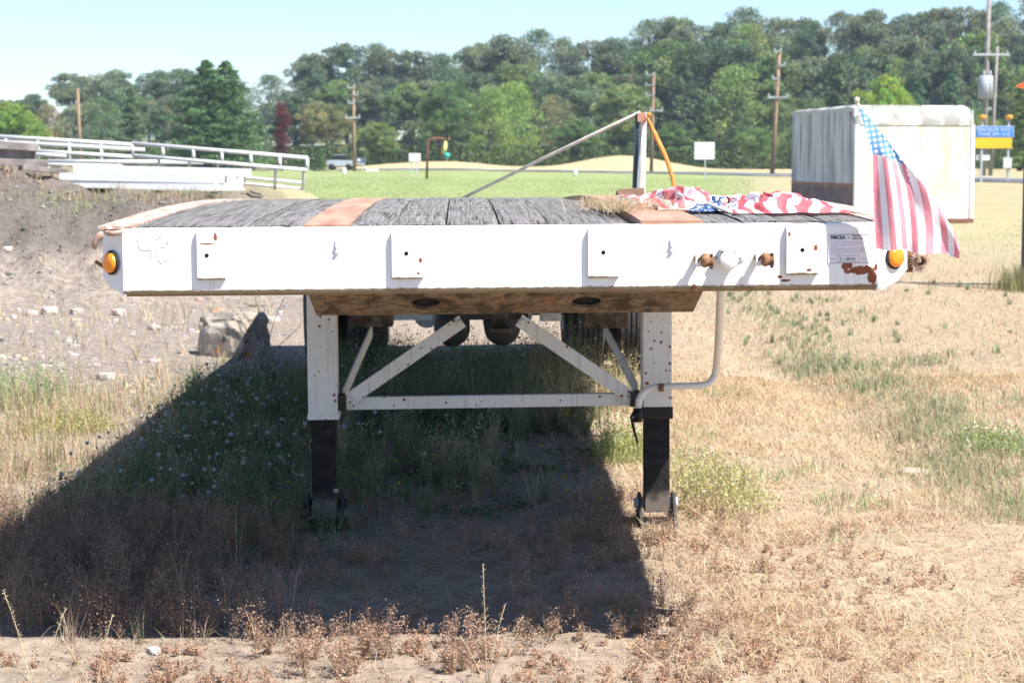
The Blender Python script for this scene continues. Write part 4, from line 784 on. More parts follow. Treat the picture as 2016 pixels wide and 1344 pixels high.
# ---- green weeds in the trailer's shadow with white puffs
def d_shade(x, y): return inview(x, y, 0.5) * np.clip(np.exp(-((x + 1.55 - 0.05 * (y - 9)) / 0.75) ** 2) * sst(7.5, 8.4, y + 0.5 * (x + 1.5)) + 0.30 * (wob(x, y, 1.4) > 0.25) * sst(8.6, 9.6, y) + 0.30 * sst(10.2, 12.5, y) * (0.2 + 0.8 * (wob(x, y, 1.1, 2) > 0.0)), 0, 1) * (x < 0.55 + 0.1 * wob(x, y, 2)) * (x > -1.95 - 0.027 * (y - 7) + 0.12 * wob(x, y, 3)) * (1 - sst(13, 16, y))
P = region(34000, (-3.2, 0.75), (7.4, 17.5), d_shade); n = len(P); yy = P[:, 1]
cg = var((0.135, 0.19, 0.085), n, 0.35); br = RNG.uniform(0, 1, n) < 0.25; cg[br] = var((0.30, 0.24, 0.14), br.sum(), 0.3)
q1 = blades(P, RNG.uniform(0.04, 0.20, n) * (1 - 0.2 * sst(10, 13, yy)), 0.0042 * yy / 9, RNG.uniform(0.05, 0.8, n), cg)
P2 = P[RNG.uniform(0, 1, n) < 0.85]; n2_ = len(P2); P2 = P2 + np.stack([RNG.normal(0, 0.03, n2_), RNG.normal(0, 0.03, n2_), RNG.uniform(0.01, 0.15, n2_)], -1)
q2 = bits(P2, RNG.uniform(0.006, 0.016, n2_), var((0.10, 0.155, 0.07), n2_, 0.35))
P = region(900, (-2.2, 0.5), (8.2, 13.8), lambda x, y: np.clip(d_shade(x, y) * 1.4, 0, 1)); q3 = clumps(P, 34, RNG.uniform(0.08, 0.30, len(P)), 0.95, 0.0034, ((0.16, 0.215, 0.10), (0.36, 0.29, 0.185)), 0.70, 34, 0.008)
P = region(70, (-1.0, 0.1), (9.3, 12.6)); q4 = clumps(P, 40, RNG.uniform(0.15, 0.42, len(P)), 0.8, 0.0034, ((0.17, 0.225, 0.11), (0.38, 0.31, 0.20)), 0.6, 60, 0.008)
P = region(260, (-1.9, 0.3), (8.6, 13.5), d_shade); H = RNG.uniform(0.12, 0.34, len(P)); Pt = P + np.stack([RNG.normal(0, 0.05, len(P)), RNG.normal(0, 0.05, len(P)), H], -1); idx = np.repeat(np.arange(len(P)), 5); q5 = bits(Pt[idx] + RNG.normal(0, 0.02, (len(idx), 3)), RNG.uniform(0.004, 0.008, len(idx)), var((0.52, 0.54, 0.52), len(idx), 0.12, 0.02), 0.5)
P = region(230, (-1.3, 0.45), (11.2, 14.0)); q6 = clumps(P, 36, RNG.uniform(0.22, 0.60, len(P)), 0.6, 0.0036, ((0.14, 0.19, 0.09), (0.32, 0.26, 0.16)), 0.75, 60, 0.009)
stuff('shade_weeds', [q1, q2, q5] + q3 + q4 + q6, 'green weeds growing in the shadow under and left of the trailer', 'weeds')
# broad low leaves on soil beneath
P = region(900, (-0.9, 0.8), (8.3, 10.6), lambda x, y: (wob(x, y, 2.3, 1.5) > 0.45)); n = len(P)
idx = np.repeat(np.arange(n), 6); Pq = P[idx] + np.stack([RNG.normal(0, 0.03, len(idx)), RNG.normal(0, 0.03, len(idx)), RNG.uniform(0.005, 0.04, len(idx))], -1)
stuff('low_leaves', [bits(Pq, RNG.uniform(0.008, 0.02, len(idx)), var((0.09, 0.15, 0.075), len(idx), 0.3), 0.7)], 'low broad green leaves on the bare soil between the landing legs', 'weeds')
# puffs and white flowers
def puffs(P, r, col):
    t = (1 + 5 ** 0.5) / 2; ico = np.array([(-1, t, 0), (1, t, 0), (-1, -t, 0), (1, -t, 0), (0, -1, t), (0, 1, t), (0, -1, -t), (0, 1, -t), (t, 0, -1), (t, 0, 1), (-t, 0, -1), (-t, 0, 1)]) / math.sqrt(1 + t * t)
    fc = np.array([(0, 11, 5), (0, 5, 1), (0, 1, 7), (0, 7, 10), (0, 10, 11), (1, 5, 9), (5, 11, 4), (11, 10, 2), (10, 7, 6), (7, 1, 8), (3, 9, 4), (3, 4, 2), (3, 2, 6), (3, 6, 8), (3, 8, 9), (4, 9, 5), (2, 4, 11), (6, 2, 10), (8, 6, 7), (9, 8, 1)])
    n = len(P); r = np.broadcast_to(r, n); V = (P[:, None, :] + ico[None] * r[:, None, None]).reshape(-1, 3); T_ = (fc[None] + (np.arange(n) * 12)[:, None, None]).reshape(-1, 3); return V, T_, np.repeat(col, 12, 0)
P = region(1100, (-2.6, 0.4), (8.3, 13), d_shade); P = P[:150]; H = RNG.uniform(0.14, 0.27, len(P)); Pt = P + np.stack([RNG.normal(0, 0.03, len(P)), RNG.normal(0, 0.03, len(P)), H], -1)
stuff('puff_heads', [stalks(P, H, var((0.16, 0.2, 0.09), len(P)), 0.003), puffs(Pt, RNG.uniform(0.007, 0.013, len(P)), var((0.42, 0.43, 0.42), len(P), 0.1, 0.02))], 'round whitish seed heads above the shaded weeds left of the trailer', 'weeds')
def daisy(cx, cy, rx, ry, n, hmax, nm, label, leaf=(0.30, 0.34, 0.12), flower=True):
    P = region(n, (cx - rx, cx + rx), (cy - ry, cy + ry), lambda x, y: np.clip(1.3 - ((x - cx) / rx) ** 2 - ((y - cy) / ry) ** 2, 0, 1)); n = len(P); H = RNG.uniform(0.3, 1.0, n) * hmax * np.clip(1.25 - ((P[:, 0] - cx) / rx) ** 2, 0.3, 1)
    out = [blades(P, H, 0.0035, RNG.uniform(0.05, 0.5, n), var(leaf, n, 0.25))]
    idx = np.repeat(np.arange(n), 4); m_ = len(idx); Q = P[idx] + np.stack([RNG.normal(0, 0.02, m_), RNG.normal(0, 0.02, m_), RNG.uniform(0.1, 0.95, m_) * H[idx]], -1); out.append(bits(Q, RNG.uniform(0.004, 0.010, m_), var(leaf, m_, 0.3)))
    if flower:
        f = RNG.uniform(0, 1, n) < 0.30; Q = P[f] + np.stack([RNG.normal(0, 0.02, f.sum()), RNG.normal(0, 0.02, f.sum()), H[f]], -1)
        for _ in range(2): out.append(bits(Q, RNG.uniform(0.006, 0.011, f.sum()), var((0.80, 0.80, 0.74), f.sum(), 0.06, 0.02), 0.5))
        out.append(puffs(Q + [0, 0, 0.003], 0.004, var((0.65, 0.55, 0.12), f.sum())))
    return stuff(nm, out, label, 'wildflowers')
def dp(px, py): d = ray(px, py); t = -EYE / d.z; return d.x * t, d.y * t
x_, y_ = dp(1425, 990); daisy(x_, y_ + 0.25, 0.25, 0.75, 1500, 0.15, 'daisy_patch', 'yellow green clump with small white flowers right of the landing leg', (0.46, 0.42, 0.19))
x_, y_ = dp(1975, 885); daisy(x_, y_, 0.30, 0.5, 800, 0.15, 'daisy_patch', 'white flowered clump in the green strip at the right edge', (0.26, 0.33, 0.13))
x_, y_ = dp(40, 800); daisy(x_, y_, 0.4, 0.6, 620, 0.38, 'daisy_patch', 'tall pale green plants with white flowers at the left edge', (0.24, 0.32, 0.14))
x_, y_ = dp(130, 850); daisy(x_, y_, 0.30, 0.35, 900, 0.14, 'yellow_tuft', 'low yellowish green tuft in the dry grass on the left', (0.42, 0.40, 0.15), False)
x_, y_ = dp(1220, 900); daisy(x_, y_, 0.16, 0.45, 900, 0.20, 'daisy_patch', 'sunlit yellow green weeds just left of the greasy right leg', (0.36, 0.38, 0.14))
x_, y_ = dp(1195, 800); daisy(x_, y_, 0.35, 0.6, 800, 0.45, 'oat_grass', 'tall straw coloured oat grass under the trailer before the right tyres', (0.46, 0.39, 0.22), False)
# yellow specks
P = region(40, (-2.2, 0.4), (8.4, 12)); stuff('yellow_blooms', [stalks(P, 0.12, var((0.2, 0.24, 0.1), len(P)), 0.003), puffs(P + [0, 0, 0.12], RNG.uniform(0.005, 0.009, len(P)), var((0.62, 0.48, 0.03), len(P)))], 'tiny yellow blooms dotted through the shaded weeds', 'wildflowers')
# ---- left sunlit dry grass and weeds
def d_left(x, y): return inview(x, y) * np.clip((-1.75 - 0.02 * (y - 9) - x + 0.25 * wob(x, y, 1.3)) / 0.5, 0, 1) * np.clip((14.5 - y) / 3, 0.04, 1) * (0.30 + 0.65 * (wob(x, y, 1.1, 1) > -0.2))
P = region(70000, (-4.9, -1.4), (7.4, 21), d_left); n = len(P); cl = var((0.50, 0.39, 0.24), n, 0.3); g_ = RNG.uniform(0, 1, n) < 0.16; cl[g_] = var((0.32, 0.34, 0.15), g_.sum(), 0.3)
q1 = blades(P, RNG.uniform(0.04, 0.22, n), 0.0032 * P[:, 1] / 9, RNG.uniform(0.1, 1.1, n), cl)
P = region(700, (-3.6, -1.7), (7.6, 14), d_left); parts = dead(P, RNG.uniform(0.12, 0.42, len(P)), 60, (0.44, 0.32, 0.21), 0.35)
P = region(420, (-4.4, -1.75), (8.4, 16), d_left); parts += clumps(P, 26, RNG.uniform(0.08, 0.34, len(P)), 0.8, 0.003, ((0.52, 0.40, 0.26), (0.36, 0.37, 0.19)), 0.75, 16, 0.006)
stuff('left_dry_grass', [q1] + parts, 'tall dry tan grass and weeds in the sun left of the trailer', 'dry grass')
# ---- weeds on the bank
P = region(15000, (-9.5, -2.2), (21.8, 27), lambda x, y: inview(x, y, 0.6) * (wob(x, y, 0.9, 2) > -0.3) * sst(21.9, 22.8, y + 0.5 * np.sin(x * 0.9 + 0.4)) * 0.9); n = len(P)
cb = var((0.42, 0.31, 0.20), n, 0.3); g_ = wob(P[:, 0], P[:, 1], 0.8, 1.1) > 0.45; cb[g_] = var((0.28, 0.32, 0.15), g_.sum(), 0.3)
stuff('bank_weeds', [blades(P, RNG.uniform(0.04, 0.18, n), 0.007, RNG.uniform(0.1, 1.0, n), cb)], 'tan and green weeds along the top of the earth bank', 'weeds')
# ---- gravel
def stones(P, r, col, name, label):
    v, t, c = puffs(P, 1.0, col); n = len(P); r = np.broadcast_to(r, n); off = (v.reshape(n, 12, 3) - P[:, None]); off *= (1 + RNG.uniform(-0.28, 0.28, (n, 12, 1))); off *= (r[:, None] * RNG.uniform(0.6, 1.25, (n, 3)))[:, None, :]; off[:, :, 2] *= 0.65
    return stuff(name, [((off + P[:, None]).reshape(-1, 3), t, c)], label, 'gravel', 'stone')
P = region(30000, (-9, -0.9), (11.5, 25), lambda x, y: inview(x, y, 0.5) * np.clip((-1.3 - x) / 1.2, 0, 1) * (0.4 + 0.6 * (wob(x, y, 1.1, 6) > -0.2))); n = len(P)
cs = np.where(RNG.uniform(0, 1, (n, 1)) < 0.3, var((0.42, 0.32, 0.235), n, 0.25), var((0.32, 0.29, 0.26), n, 0.45)); stones(P, np.where(RNG.uniform(0, 1, n) < 0.97, 0.007 + 0.020 * RNG.beta(1, 4, n), 0.03 + 0.04 * RNG.beta(1, 3, n)), cs * np.where(P[:, 1:2] > 20.3, 0.62, 0.95), 'gravel', 'pale gravel and small stones scattered over the ground at left')
P = region(2600, (-2.2, 2.2), (6.0, 11), lambda x, y: inview(x, y)); n = len(P); stones(P, 0.003 + 0.011 * RNG.beta(1, 5, n), var((0.40, 0.37, 0.34), n, 0.3), 'pebbles', 'small pebbles on the soil around the landing legs')
# ---- boulder and single rocks
def rock(name, loc, size, seed, mat, label, group=None):
    import bmesh as B
    bm = B.new(); B.ops.create_icosphere(bm, subdivisions=5 if size[0] > 0.15 else 2, radius=1)
    for v in bm.verts:
        p = v.co.copy(); d = 1 + 0.16 * mnoise.noise(p * 1.1 + Vector((seed, 0, 0))) - 0.10 * abs(mnoise.noise(p * 2.0 + Vector((seed, 2, 0)))) + 0.10 * mnoise.noise(p * 2.6 + Vector((0, seed, 0))) + 0.04 * mnoise.noise(p * 7)
        q = Vector((math.copysign(abs(p.x) ** 0.6, p.x), math.copysign(abs(p.y) ** 0.6, p.y), math.copysign(abs(p.z) ** 0.6, p.z))); v.co = Vector((q.x * size[0], q.y * size[1], q.z * size[2])) * d
    me = bpy.data.meshes.new(name); bm.to_mesh(me); bm.free(); me.materials.append(mat); o = link(name, me); o.location = loc; o.rotation_euler = (0, 0, seed); tag(o, label, 'rock', group); return o
x_, y_ = dp(452, 703); rock('boulder', (x_ + 0.01, y_ + 0.25, gzf(x_, y_) + 0.10), (0.28, 0.23, 0.27), 2.6, M['boulder_rock'], 'large grey and orange boulder beside the trailer shadow')
x_, y_ = dp(300, 1232); rock('rock', (x_, y_ + 0.02, gzf(x_, y_) + 0.008), (0.026, 0.022, 0.015), 2.2, plain('pale_stone', (0.45, 0.43, 0.42)), 'pale round stone at the front edge of the shadow')
x_, y_ = dp(1800, 925); rock('rock', (x_, y_ + 0.05, gzf(x_, y_) + 0.012), (0.09, 0.07, 0.028), 3.1, plain('tan_stone', (0.42, 0.33, 0.24)), 'flat tan stone in the dry grass on the right')
x_, y_ = dp(945, 945); rock('rock', (x_, y_, gzf(x_, y_) + 0.01), (0.05, 0.04, 0.025), 4.4, plain('brown_stone', (0.25, 0.20, 0.16)), 'brown stone in the shade between the landing legs')
for i, (px, py, w) in enumerate(((95, 580, 0.10), (150, 608, 0.07), (232, 588, 0.08), (60, 640, 0.06), (300, 660, 0.06), (535, 600, 0.08), (205, 750, 0.07), (15, 470, 0.06))):
    if py < 500: Y_ = 21.4; q = at(px, py, Y_); loc = (q.x, Y_, gzf(q.x, Y_) + 0.02)
    else: x_, y_ = dp(px, py); y_ = min(y_, 19.0); x_ = (px - CX) / F * y_; loc = (x_, y_, gzf(x_, y_) + 0.02)
    rock('rock', loc, (w, w * 0.8, w * 0.55), 5.0 + i * 1.7, plain('grey_stone', (0.42, 0.36, 0.31)), ('broad grey stone at the foot of the bank left of the amber light', 'pale stone on the gravel second from the left below the bank', 'rounded stone directly under the left amber light', 'small stone on the gravel at the left below the broad grey one', 'pale stone on open gravel left of the boulder', 'stone behind the boulder beside the left landing leg', 'pale stone at the edge of the left dry grass', 'stone stuck high in the face of the earth bank at far left')[i], 'stones below the bank')
# ---- single dry seed stalks in the foreground
def seed_stalk(px, py, tops, label):
    x_, y_ = dp(px, py); base = Vector((x_, y_, gzf(x_, y_))); o = empty('seed_stalk', base); tag(o, label, 'dry plant', 'dry seed stalks in the foreground')
    rs = random.Random(px)
    for (tx, ty, dens) in tops:
        tp_ = at(tx, ty, y_ + rs.uniform(-0.05, 0.05)) - base; p0 = Vector((0, 0, 0)); mid = tp_ * 0.5 + Vector((tp_.x * -0.12, 0, tp_.z * 0.06)); pts = [p0.lerp(mid, t).lerp(mid.lerp(tp_, t), t) for t in (0, 0.2, 0.4, 0.6, 0.8, 1)]
        stn = MB().tube(pts, [0.0018, 0.0017, 0.0015, 0.0013, 0.001, 0.0008], 5).build('stem', plain('dry_stem', (0.55, 0.42, 0.26)), o)
        V_, T__, C_ = [], [], []; Q = []; m = MB()
        for i in range(dens):
            t = 0.38 + 0.62 * (i + rs.random()) / dens; j = min(int(t * 5), 4); f = t * 5 - j; c = pts[j].lerp(pts[j + 1], f); a = rs.uniform(0, 6.28); r = 0.004 + 0.011 * (1.15 - t); e = c + Vector((math.cos(a) * r, math.sin(a) * r, r * 0.6)); m.tube([c, e], 0.0005, 3, False); Q.append(e)
        m.build('twig', plain('dry_stem', (0.55, 0.42, 0.26)), stn)
        Q = np.array([tuple(q) for q in Q]); v, t_, c_ = bits(Q, 0.0028, var((0.60, 0.50, 0.34), len(Q))); link('seed_pods', np_mesh('seed_pods', v, t_, c_, M['veg']), stn)['kind'] = 'stuff'
seed_stalk(958, 1292, [(951, 1110, 46), (995, 1188, 30), (1030, 1212, 34), (905, 1250, 14), (1020, 1245, 16)], 'tall dry seed stalk with small pods at the bottom centre')
seed_stalk(70, 1330, [(6, 1160, 40), (130, 1196, 30)], 'leaning dry seed stalk with pods at the bottom left corner')
seed_stalk(185, 1320, [(222, 1208, 30), (120, 1250, 12)], 'dry seed stalk second from the left corner of the picture')
# dark seed twigs in front of the boulder
x_, y_ = dp(520, 740); base = Vector((x_, y_, gzf(x_, y_))); o = empty('bare_weed', base); tag(o, 'dark branching weed in front of the boulder', 'dry plant')
rs = random.Random(3)
for (tx, ty) in ((405, 605), (440, 588), (500, 585), (560, 585), (590, 640), (470, 600)):
    tp_ = at(tx, ty, y_) - base; pts = [Vector((tp_.x * t ** 1.4 + rs.uniform(-0.01, 0.01), 0.05 * math.sin(t * 4 + tx), tp_.z * t ** 0.85)) for t in (0, 0.25, 0.5, 0.75, 1.0)]; stn = MB().tube(pts, [0.004, 0.0035, 0.003, 0.0025, 0.002], 5).build('stem', M['timber_old'], o)
    Q = np.array([tuple(pts[j].lerp(pts[j + 1], rs.random()) + Vector((rs.uniform(-0.03, 0.03), 0, rs.uniform(-0.02, 0.03)))) for j in (2, 2, 3, 3, 3, 3)]); v, t_, c_ = bits(Q, 0.007, var((0.06, 0.05, 0.04), len(Q))); link('seed_pods', np_mesh('seed_pods', v, t_, c_, M['veg']), stn)['kind'] = 'stuff'
# straw nest on the deck
n = 900; sx = RNG.normal(0, 1, n); xx = np.where(RNG.uniform(0, 1, n) < 0.6, L(1195, 410, 0.8).x + 0.05 * sx, L(1265, 410, 0.8).x + 0.10 * sx); ss = 0.75 + 0.22 * RNG.normal(0, 1, n) * 0.6; zz = np.array([zdeck(s) for s in ss]) + 0.006 + RNG.exponential(0.008, n) * np.exp(-((ss - 0.75) / 0.3) ** 2)
Pw = np.stack([xx, ss, zz], -1); v, t, c = blades(Pw, RNG.uniform(0.04, 0.12, n), 0.0022, RNG.uniform(1.3, 1.75, n), var((0.50, 0.39, 0.24), n, 0.3), 0.1); sn = link('straw_heap', np_mesh('straw_heap', v, t, c, M['veg'])); sn.matrix_world = TM; tag(sn, 'loose straw heaped on the deck beside the fallen flags', 'straw', None, 'stuff')

# ------------------------------------------------------------------ white steel frames, tubes and timbers on the bank
YF = 27.0
def wq(px, py, Y=YF): return at(px, py, Y)
M['rail_paint'] = plain('rail_paint', (0.60, 0.60, 0.60), 0.5, 0.1, 5)
def rail(o, p, q, r, nm, Y0, Y1): MB().tube([at(*p, Y0), at(*q, Y1)], r, 10).build(nm, M['rail_paint'], o)
fB = empty('steel_frame'); tag(fB, 'white welded steel rail frame sloping down toward the green field', 'steel frame', 'white steel frames on the bank')
rail(fB, (260, 282), (606, 311), 0.028, 'rail', 28.40, 28.40); rail(fB, (260, 306), (606, 335), 0.028, 'rail', 28.40, 28.40)
rail(fB, (350, 338), (600, 360), 0.022, 'rail', 28.70, 28.70); rail(fB, (380, 352), (596, 372), 0.022, 'rail', 28.70, 28.70)
for px in (261, 321, 381, 437, 494, 551, 605): ty = 282 + (px - 260) * 0.0838; rail(fB, (px, ty), (px, ty + 24), 0.024, 'post', 28.40, 28.40)
for px in (313, 373, 429): ty = 306 + (px - 260) * 0.0838; rail(fB, (px, ty), (px - 1, ty + 26), 0.02, 'post', 28.45, 28.55)
for px in (543, 598): ty = 306 + (px - 260) * 0.0838; rail(fB, (px, ty), (px - 2, 372), 0.022, 'post', 28.42, 28.70)
fA = empty('steel_frame'); tag(fA, 'white welded steel rail frame behind the old timbers at far left', 'steel frame', 'white steel frames on the bank')
rail(fA, (-30, 267), (262, 285), 0.03, 'rail', 29.40, 29.40); rail(fA, (-30, 277), (285, 295), 0.03, 'rail', 29.40, 29.40); rail(fA, (64, 297), (262, 309), 0.03, 'rail', 29.40, 29.40); rail(fA, (60, 303), (130, 307), 0.03, 'rail', 29.30, 29.30)
rail(fA, (95, 318), (400, 320), 0.034, 'rail', 29.30, 29.30); rail(fA, (62, 323), (240, 328), 0.03, 'rail', 29.20, 29.20)
for px in (12, 75, 137, 200): ty = 269 + (px + 20) * 0.0617; rail(fA, (px, ty), (px, ty + 48), 0.024, 'post', 29.40, 29.40)
for px in (95, 160, 235): rail(fA, (px, 318), (px, 352), 0.024, 'post', 29.30, 29.30)
# stack of white square tubes
tv = []; ti = []
def tube_mesh():
    m = MB(); w = 0.046; t = 0.037; Ln = 2.05
    for (r0, nm) in ((w, 0), (t, 1)):
        for X in (0, -Ln if r0 == w else -0.35): m.v += [(X, -r0, -r0), (X, r0, -r0), (X, r0, r0), (X, -r0, r0)]
    for j in range(4):
        k2 = (j + 1) % 4; m.f += [(j, k2, 4 + k2, 4 + j), (8 + j, 8 + k2, k2, j), (12 + j, 12 + k2, 8 + k2, 8 + j)]
    m.f += [(4, 5, 6, 7), (12, 13, 14, 15)]; m.sm = [False] * len(m.f); return m.mesh('square_tube', None)
tm_ = tube_mesh(); tm_.materials.append(M['white_plain'])
base = at(494, 372, 26.2); zb0 = gzf(base.x, 26.2); zb0 = max(zb0, at(494, 375, 26.2).z - 0.0)
posn = ['bottom', 'middle', 'top']; rowl = ['nearest', 'second nearest', 'third nearest', 'farthest']
k_ = 0
for r in range(3):
    for c_ in range(4):
        if r == 2 and c_ == 0: continue
        o = link('square_tube', tm_); dj = random.uniform(-0.07, 0.03); o.location = (base.x - 0.36 + 0.105 * c_ + dj, 26.0 + 0.118 * c_, zb0 + 0.046 + 0.094 * r); o.rotation_euler = (0, rad(1.2), rad(-5 + random.uniform(-0.5, 0.5)))
        tag(o, 'white square steel tube, %s layer of the stack, %s row' % (posn[r], rowl[c_]), 'steel tube', 'stack of white square tubes')
for i, (p, q, h, dY) in enumerate((((-20, 285), (72, 291), 0.10, 0), ((-20, 300), (66, 306), 0.13, 0.1), ((-20, 318), (92, 322), 0.09, -0.1), ((40, 330), (130, 338), 0.07, -0.3))):
    a = at(*p, 26.4 + dY); b = at(*q, 26.7 + dY); t = MB().beam(a, b, 0.22, h).build('old_timber', M['timber_old'], None, 0.01); tag(t, ('weathered grey timber on top of the pile at far left', 'dark weathered timber second from the top of the pile', 'weathered timber third in the pile at far left', 'short grey plank at the foot of the timber pile')[i], 'timber', 'old timbers piled on the bank')

# ------------------------------------------------------------------ truck box body on the right
YC = 42.0
A0 = at(1682, 437, YC); B0 = at(1916, 437, YC + 0.6); zc = gzf(8, YC) + 0.02; ztop = at(1700, 206, YC).z
C0 = Vector((at(1559, 300, YC + 4.2).x, YC + 4.2, 0))
fdir = Vector((B0.x - A0.x, 0.6, 0)); sdir = Vector((C0.x - A0.x, 4.2, 0)); Ht = ztop - zc
k = K('box_front'); o = k.co(); x, y, z = k.sep(o); n = k.noise(k.map(o, (6, 6, 0.7)), 1.2, 5); n2 = k.noise(o, 1.1, 5)
c = k.mix(k.rng(k.math('ADD', n, k.math('MULTIPLY', z, 0.02)), 0.46, 0.66), (0.70, 0.71, 0.72), (0.56, 0.52, 0.36)); c = k.mix(k.rng(n2, 0.50, 0.66), c, (0.60, 0.56, 0.40))
k.col(c).rough(0.5); M['box_front'] = k.m
k = K('box_roof'); o = k.co(); c = k.mix(k.rng(k.noise(o, 2.2, 6), 0.36, 0.60), (0.66, 0.65, 0.62), (0.26, 0.25, 0.22)); c = k.mix(k.rng(k.noise(o, 1.3, 4), 0.60, 0.72), c, (0.55, 0.46, 0.22)); k.col(c).rough(0.7); M['box_roof'] = k.m
k = K('box_side'); o = k.co(); n = k.noise(k.map(o, (3.5, 3.5, 0.35)), 1.4, 6, 0.65); k.col(k.mix(k.rng(n, 0.42, 0.70), (0.54, 0.56, 0.61), (0.20, 0.205, 0.23))).rough(0.7); M['box_side'] = k.m
M['box_stripe'] = plain('box_stripe', (0.20, 0.14, 0.14), 0.7, 0.25, 3); M['box_line'] = plain('box_line', (0.34, 0.15, 0.08), 0.7, 0.25, 3)
bx = empty('truck_box', (A0.x, A0.y, zc)); tag(bx, 'old white truck box body with mildewed front standing on the dry grass', 'truck box')
fu = fdir.normalized(); fw = fdir.length; su = sdir.normalized(); sl = sdir.length; zup = Vector((0, 0, 1))
def BP(a, b, h): return fu * a + su * b + zup * h
def slab(nm, mat, a0, a1, b0, b1, h0, h1): return MB().hexa([BP(a0, b0, h0), BP(a1, b0, h0), BP(a1, b1, h0), BP(a0, b1, h0), BP(a0, b0, h1), BP(a1, b0, h1), BP(a1, b1, h1), BP(a0, b1, h1)]).build(nm, M[mat], bx)
slab('front_wall', 'box_front', 0.06, fw - 0.06, 0.02, 0.06, 0.061, Ht - 0.42); slab('side_wall', 'box_side', 0.0, 0.04, 0.10, sl, 0.10, Ht - 0.10); slab('side_wall', 'box_side', fw - 0.04, fw, 0.10, sl, 0.10, Ht - 0.10); slab('rear_wall', 'box_side', 0.05, fw - 0.05, sl - 0.05, sl, 0.10, Ht - 0.1)
m = MB(); pr = []
for i in range(9): t = math.pi / 2 * i / 8; pr.append((0.42 - 0.42 * math.cos(math.pi / 2 - t) if False else 0.42 * (1 - math.sin(t)), Ht - 0.42 + 0.42 * (1 - math.cos(t)) if False else Ht - 0.42 + 0.42 * math.cos(t)))
pr = [(0.42 * (1 - math.cos(math.pi / 2 * i / 8)), Ht - 0.42 + 0.42 * math.sin(math.pi / 2 * i / 8)) for i in range(9)]
prof2 = pr + [(sl, Ht - 0.02), (sl, Ht - 0.09), (0.42, Ht - 0.09)]
N = len(prof2)
for a in (0.0, 0.10, fw - 0.10, fw):
    for (b, h) in prof2: m.v.append(tuple(BP(a, b + (0.05 if a in (0.0, fw) else 0), h - (0.05 if a in (0.0, fw) else 0))))
for i in range(3):
    for j in range(N - 1): m.f.append((i * N + j, (i + 1) * N + j, (i + 1) * N + j + 1, i * N + j + 1)); m.sm.append(j < 8)
m.f.append(tuple(range(N))); m.f.append(tuple(3 * N + j for j in range(N))[::-1]); m.sm += [False, False]; m.build('roof_cap', M['box_roof'], bx)
for a in (0.0, fw - 0.08): MB().hexa([BP(a - 0.004, -0.004, 0.02), BP(a + 0.084, -0.004, 0.02), BP(a + 0.084, 0.10, 0.02), BP(a - 0.004, 0.10, 0.02), BP(a - 0.004, -0.004, Ht - 0.42), BP(a + 0.084, -0.004, Ht - 0.42), BP(a + 0.084, 0.1, Ht - 0.42), BP(a - 0.004, 0.1, Ht - 0.42)]).build('corner_post', M['box_front'], bx)
for i in range(11): a = 0.14 + (fw - 0.28) * i / 10; slab('rib', 'box_front', a - 0.010, a + 0.010, 0.015, 0.024, 0.12, Ht - 0.44)
slab('stripe', 'box_stripe', -0.006, 0.0, 0.11, sl - 0.01, 0.30, 0.74); slab('stripe', 'box_line', -0.007, 0.0, 0.11, sl - 0.01, 0.745, 0.80); slab('stripe', 'box_line', -0.007, 0.0, 0.11, sl - 0.01, 0.16, 0.26)
slab('top_rail', 'galv', -0.012, 0.02, 0.10, sl, Ht - 0.14, Ht - 0.06); slab('sill', 'rust_pipe', -0.005, fw + 0.005, -0.006, sl, -0.03, 0.06); slab('vent_slot', 'dark_steel', 0.42, 0.62, 0.002, 0.021, 0.66, 0.69)
slab('floor_panel', 'rust_pipe', 0.05, fw - 0.05, 0.07, sl - 0.06, 0.10, 0.14)

# ------------------------------------------------------------------ signs, posts, poles far back
def pole(px_top, py_top, px_bot, Y, r, mat, label, arms=(), extra=None, lean=True):
    tx = (px_top - CX) / F * Y; bx_ = (px_bot - CX) / F * Y; zt = at(px_top, py_top, Y).z; zb_ = gzf(bx_, Y) - 0.3
    o = empty('utility_pole', (bx_, Y, zb_)); tag(o, label, 'utility pole', 'utility poles along the road')
    MB().tube([(0, 0, 0), ((tx - bx_) * 0.5, 0, (zt - zb_) * 0.5), (tx - bx_, 0, zt - zb_)], [r, r * 0.85, r * 0.68], 10).build('shaft', M[mat], o)
    for (py, w0, w1, th) in arms:
        z_ = at(px_top, py, Y).z - zb_; f = z_ / (zt - zb_); xc = (tx - bx_) * f; ar = MB().beam((xc + w0, -r, z_), (xc + w1, -r, z_), th, th).build('crossarm', M['galv'], o)
        for t in (0.06, 0.94): X = xc + w0 + (w1 - w0) * t; MB().lathe([(0, 0.03), (0.05, 0.07), (0.12, 0.05), (0.2, 0.06), (0.24, 0.0)], (X, -r, z_ + th / 2), (0, 0, 1), 8).build('insulator', M['galv'], ar)
    return o, zb_, zt, bx_, tx
pole(159, 175, 163, 175, 0.17, 'pole_wood', 'bare wooden pole behind the white frames at far left')
p2 = pole(698, 170, 699, 185, 0.17, 'pole_wood', 'wooden utility pole with small lamps behind the green field', [(232, -0.75, 0.6, 0.12), (173, -0.55, 0.1, 0.10), (203, -0.5, 0.1, 0.12), (187, 0.0, 0.4, 0.08)])
p3 = pole(1285, 143, 1281, 185, 0.17, 'pole_wood', 'wooden utility pole behind the stake post', [(148, -0.7, 0.1, 0.07), (168, -0.75, 0.1, 0.07), (188, -0.7, 0.1, 0.07), (218, -0.3, 0.9, 0.14)])
p4 = pole(1530, 100, 1518, 160, 0.19, 'pole_wood', 'reddish wooden utility pole left of the truck box', [(102, -0.45, 0.1, 0.09), (129, 0.0, 0.5, 0.09), (155, -0.45, 0.1, 0.09), (192, -0.75, 0.9, 0.14)])
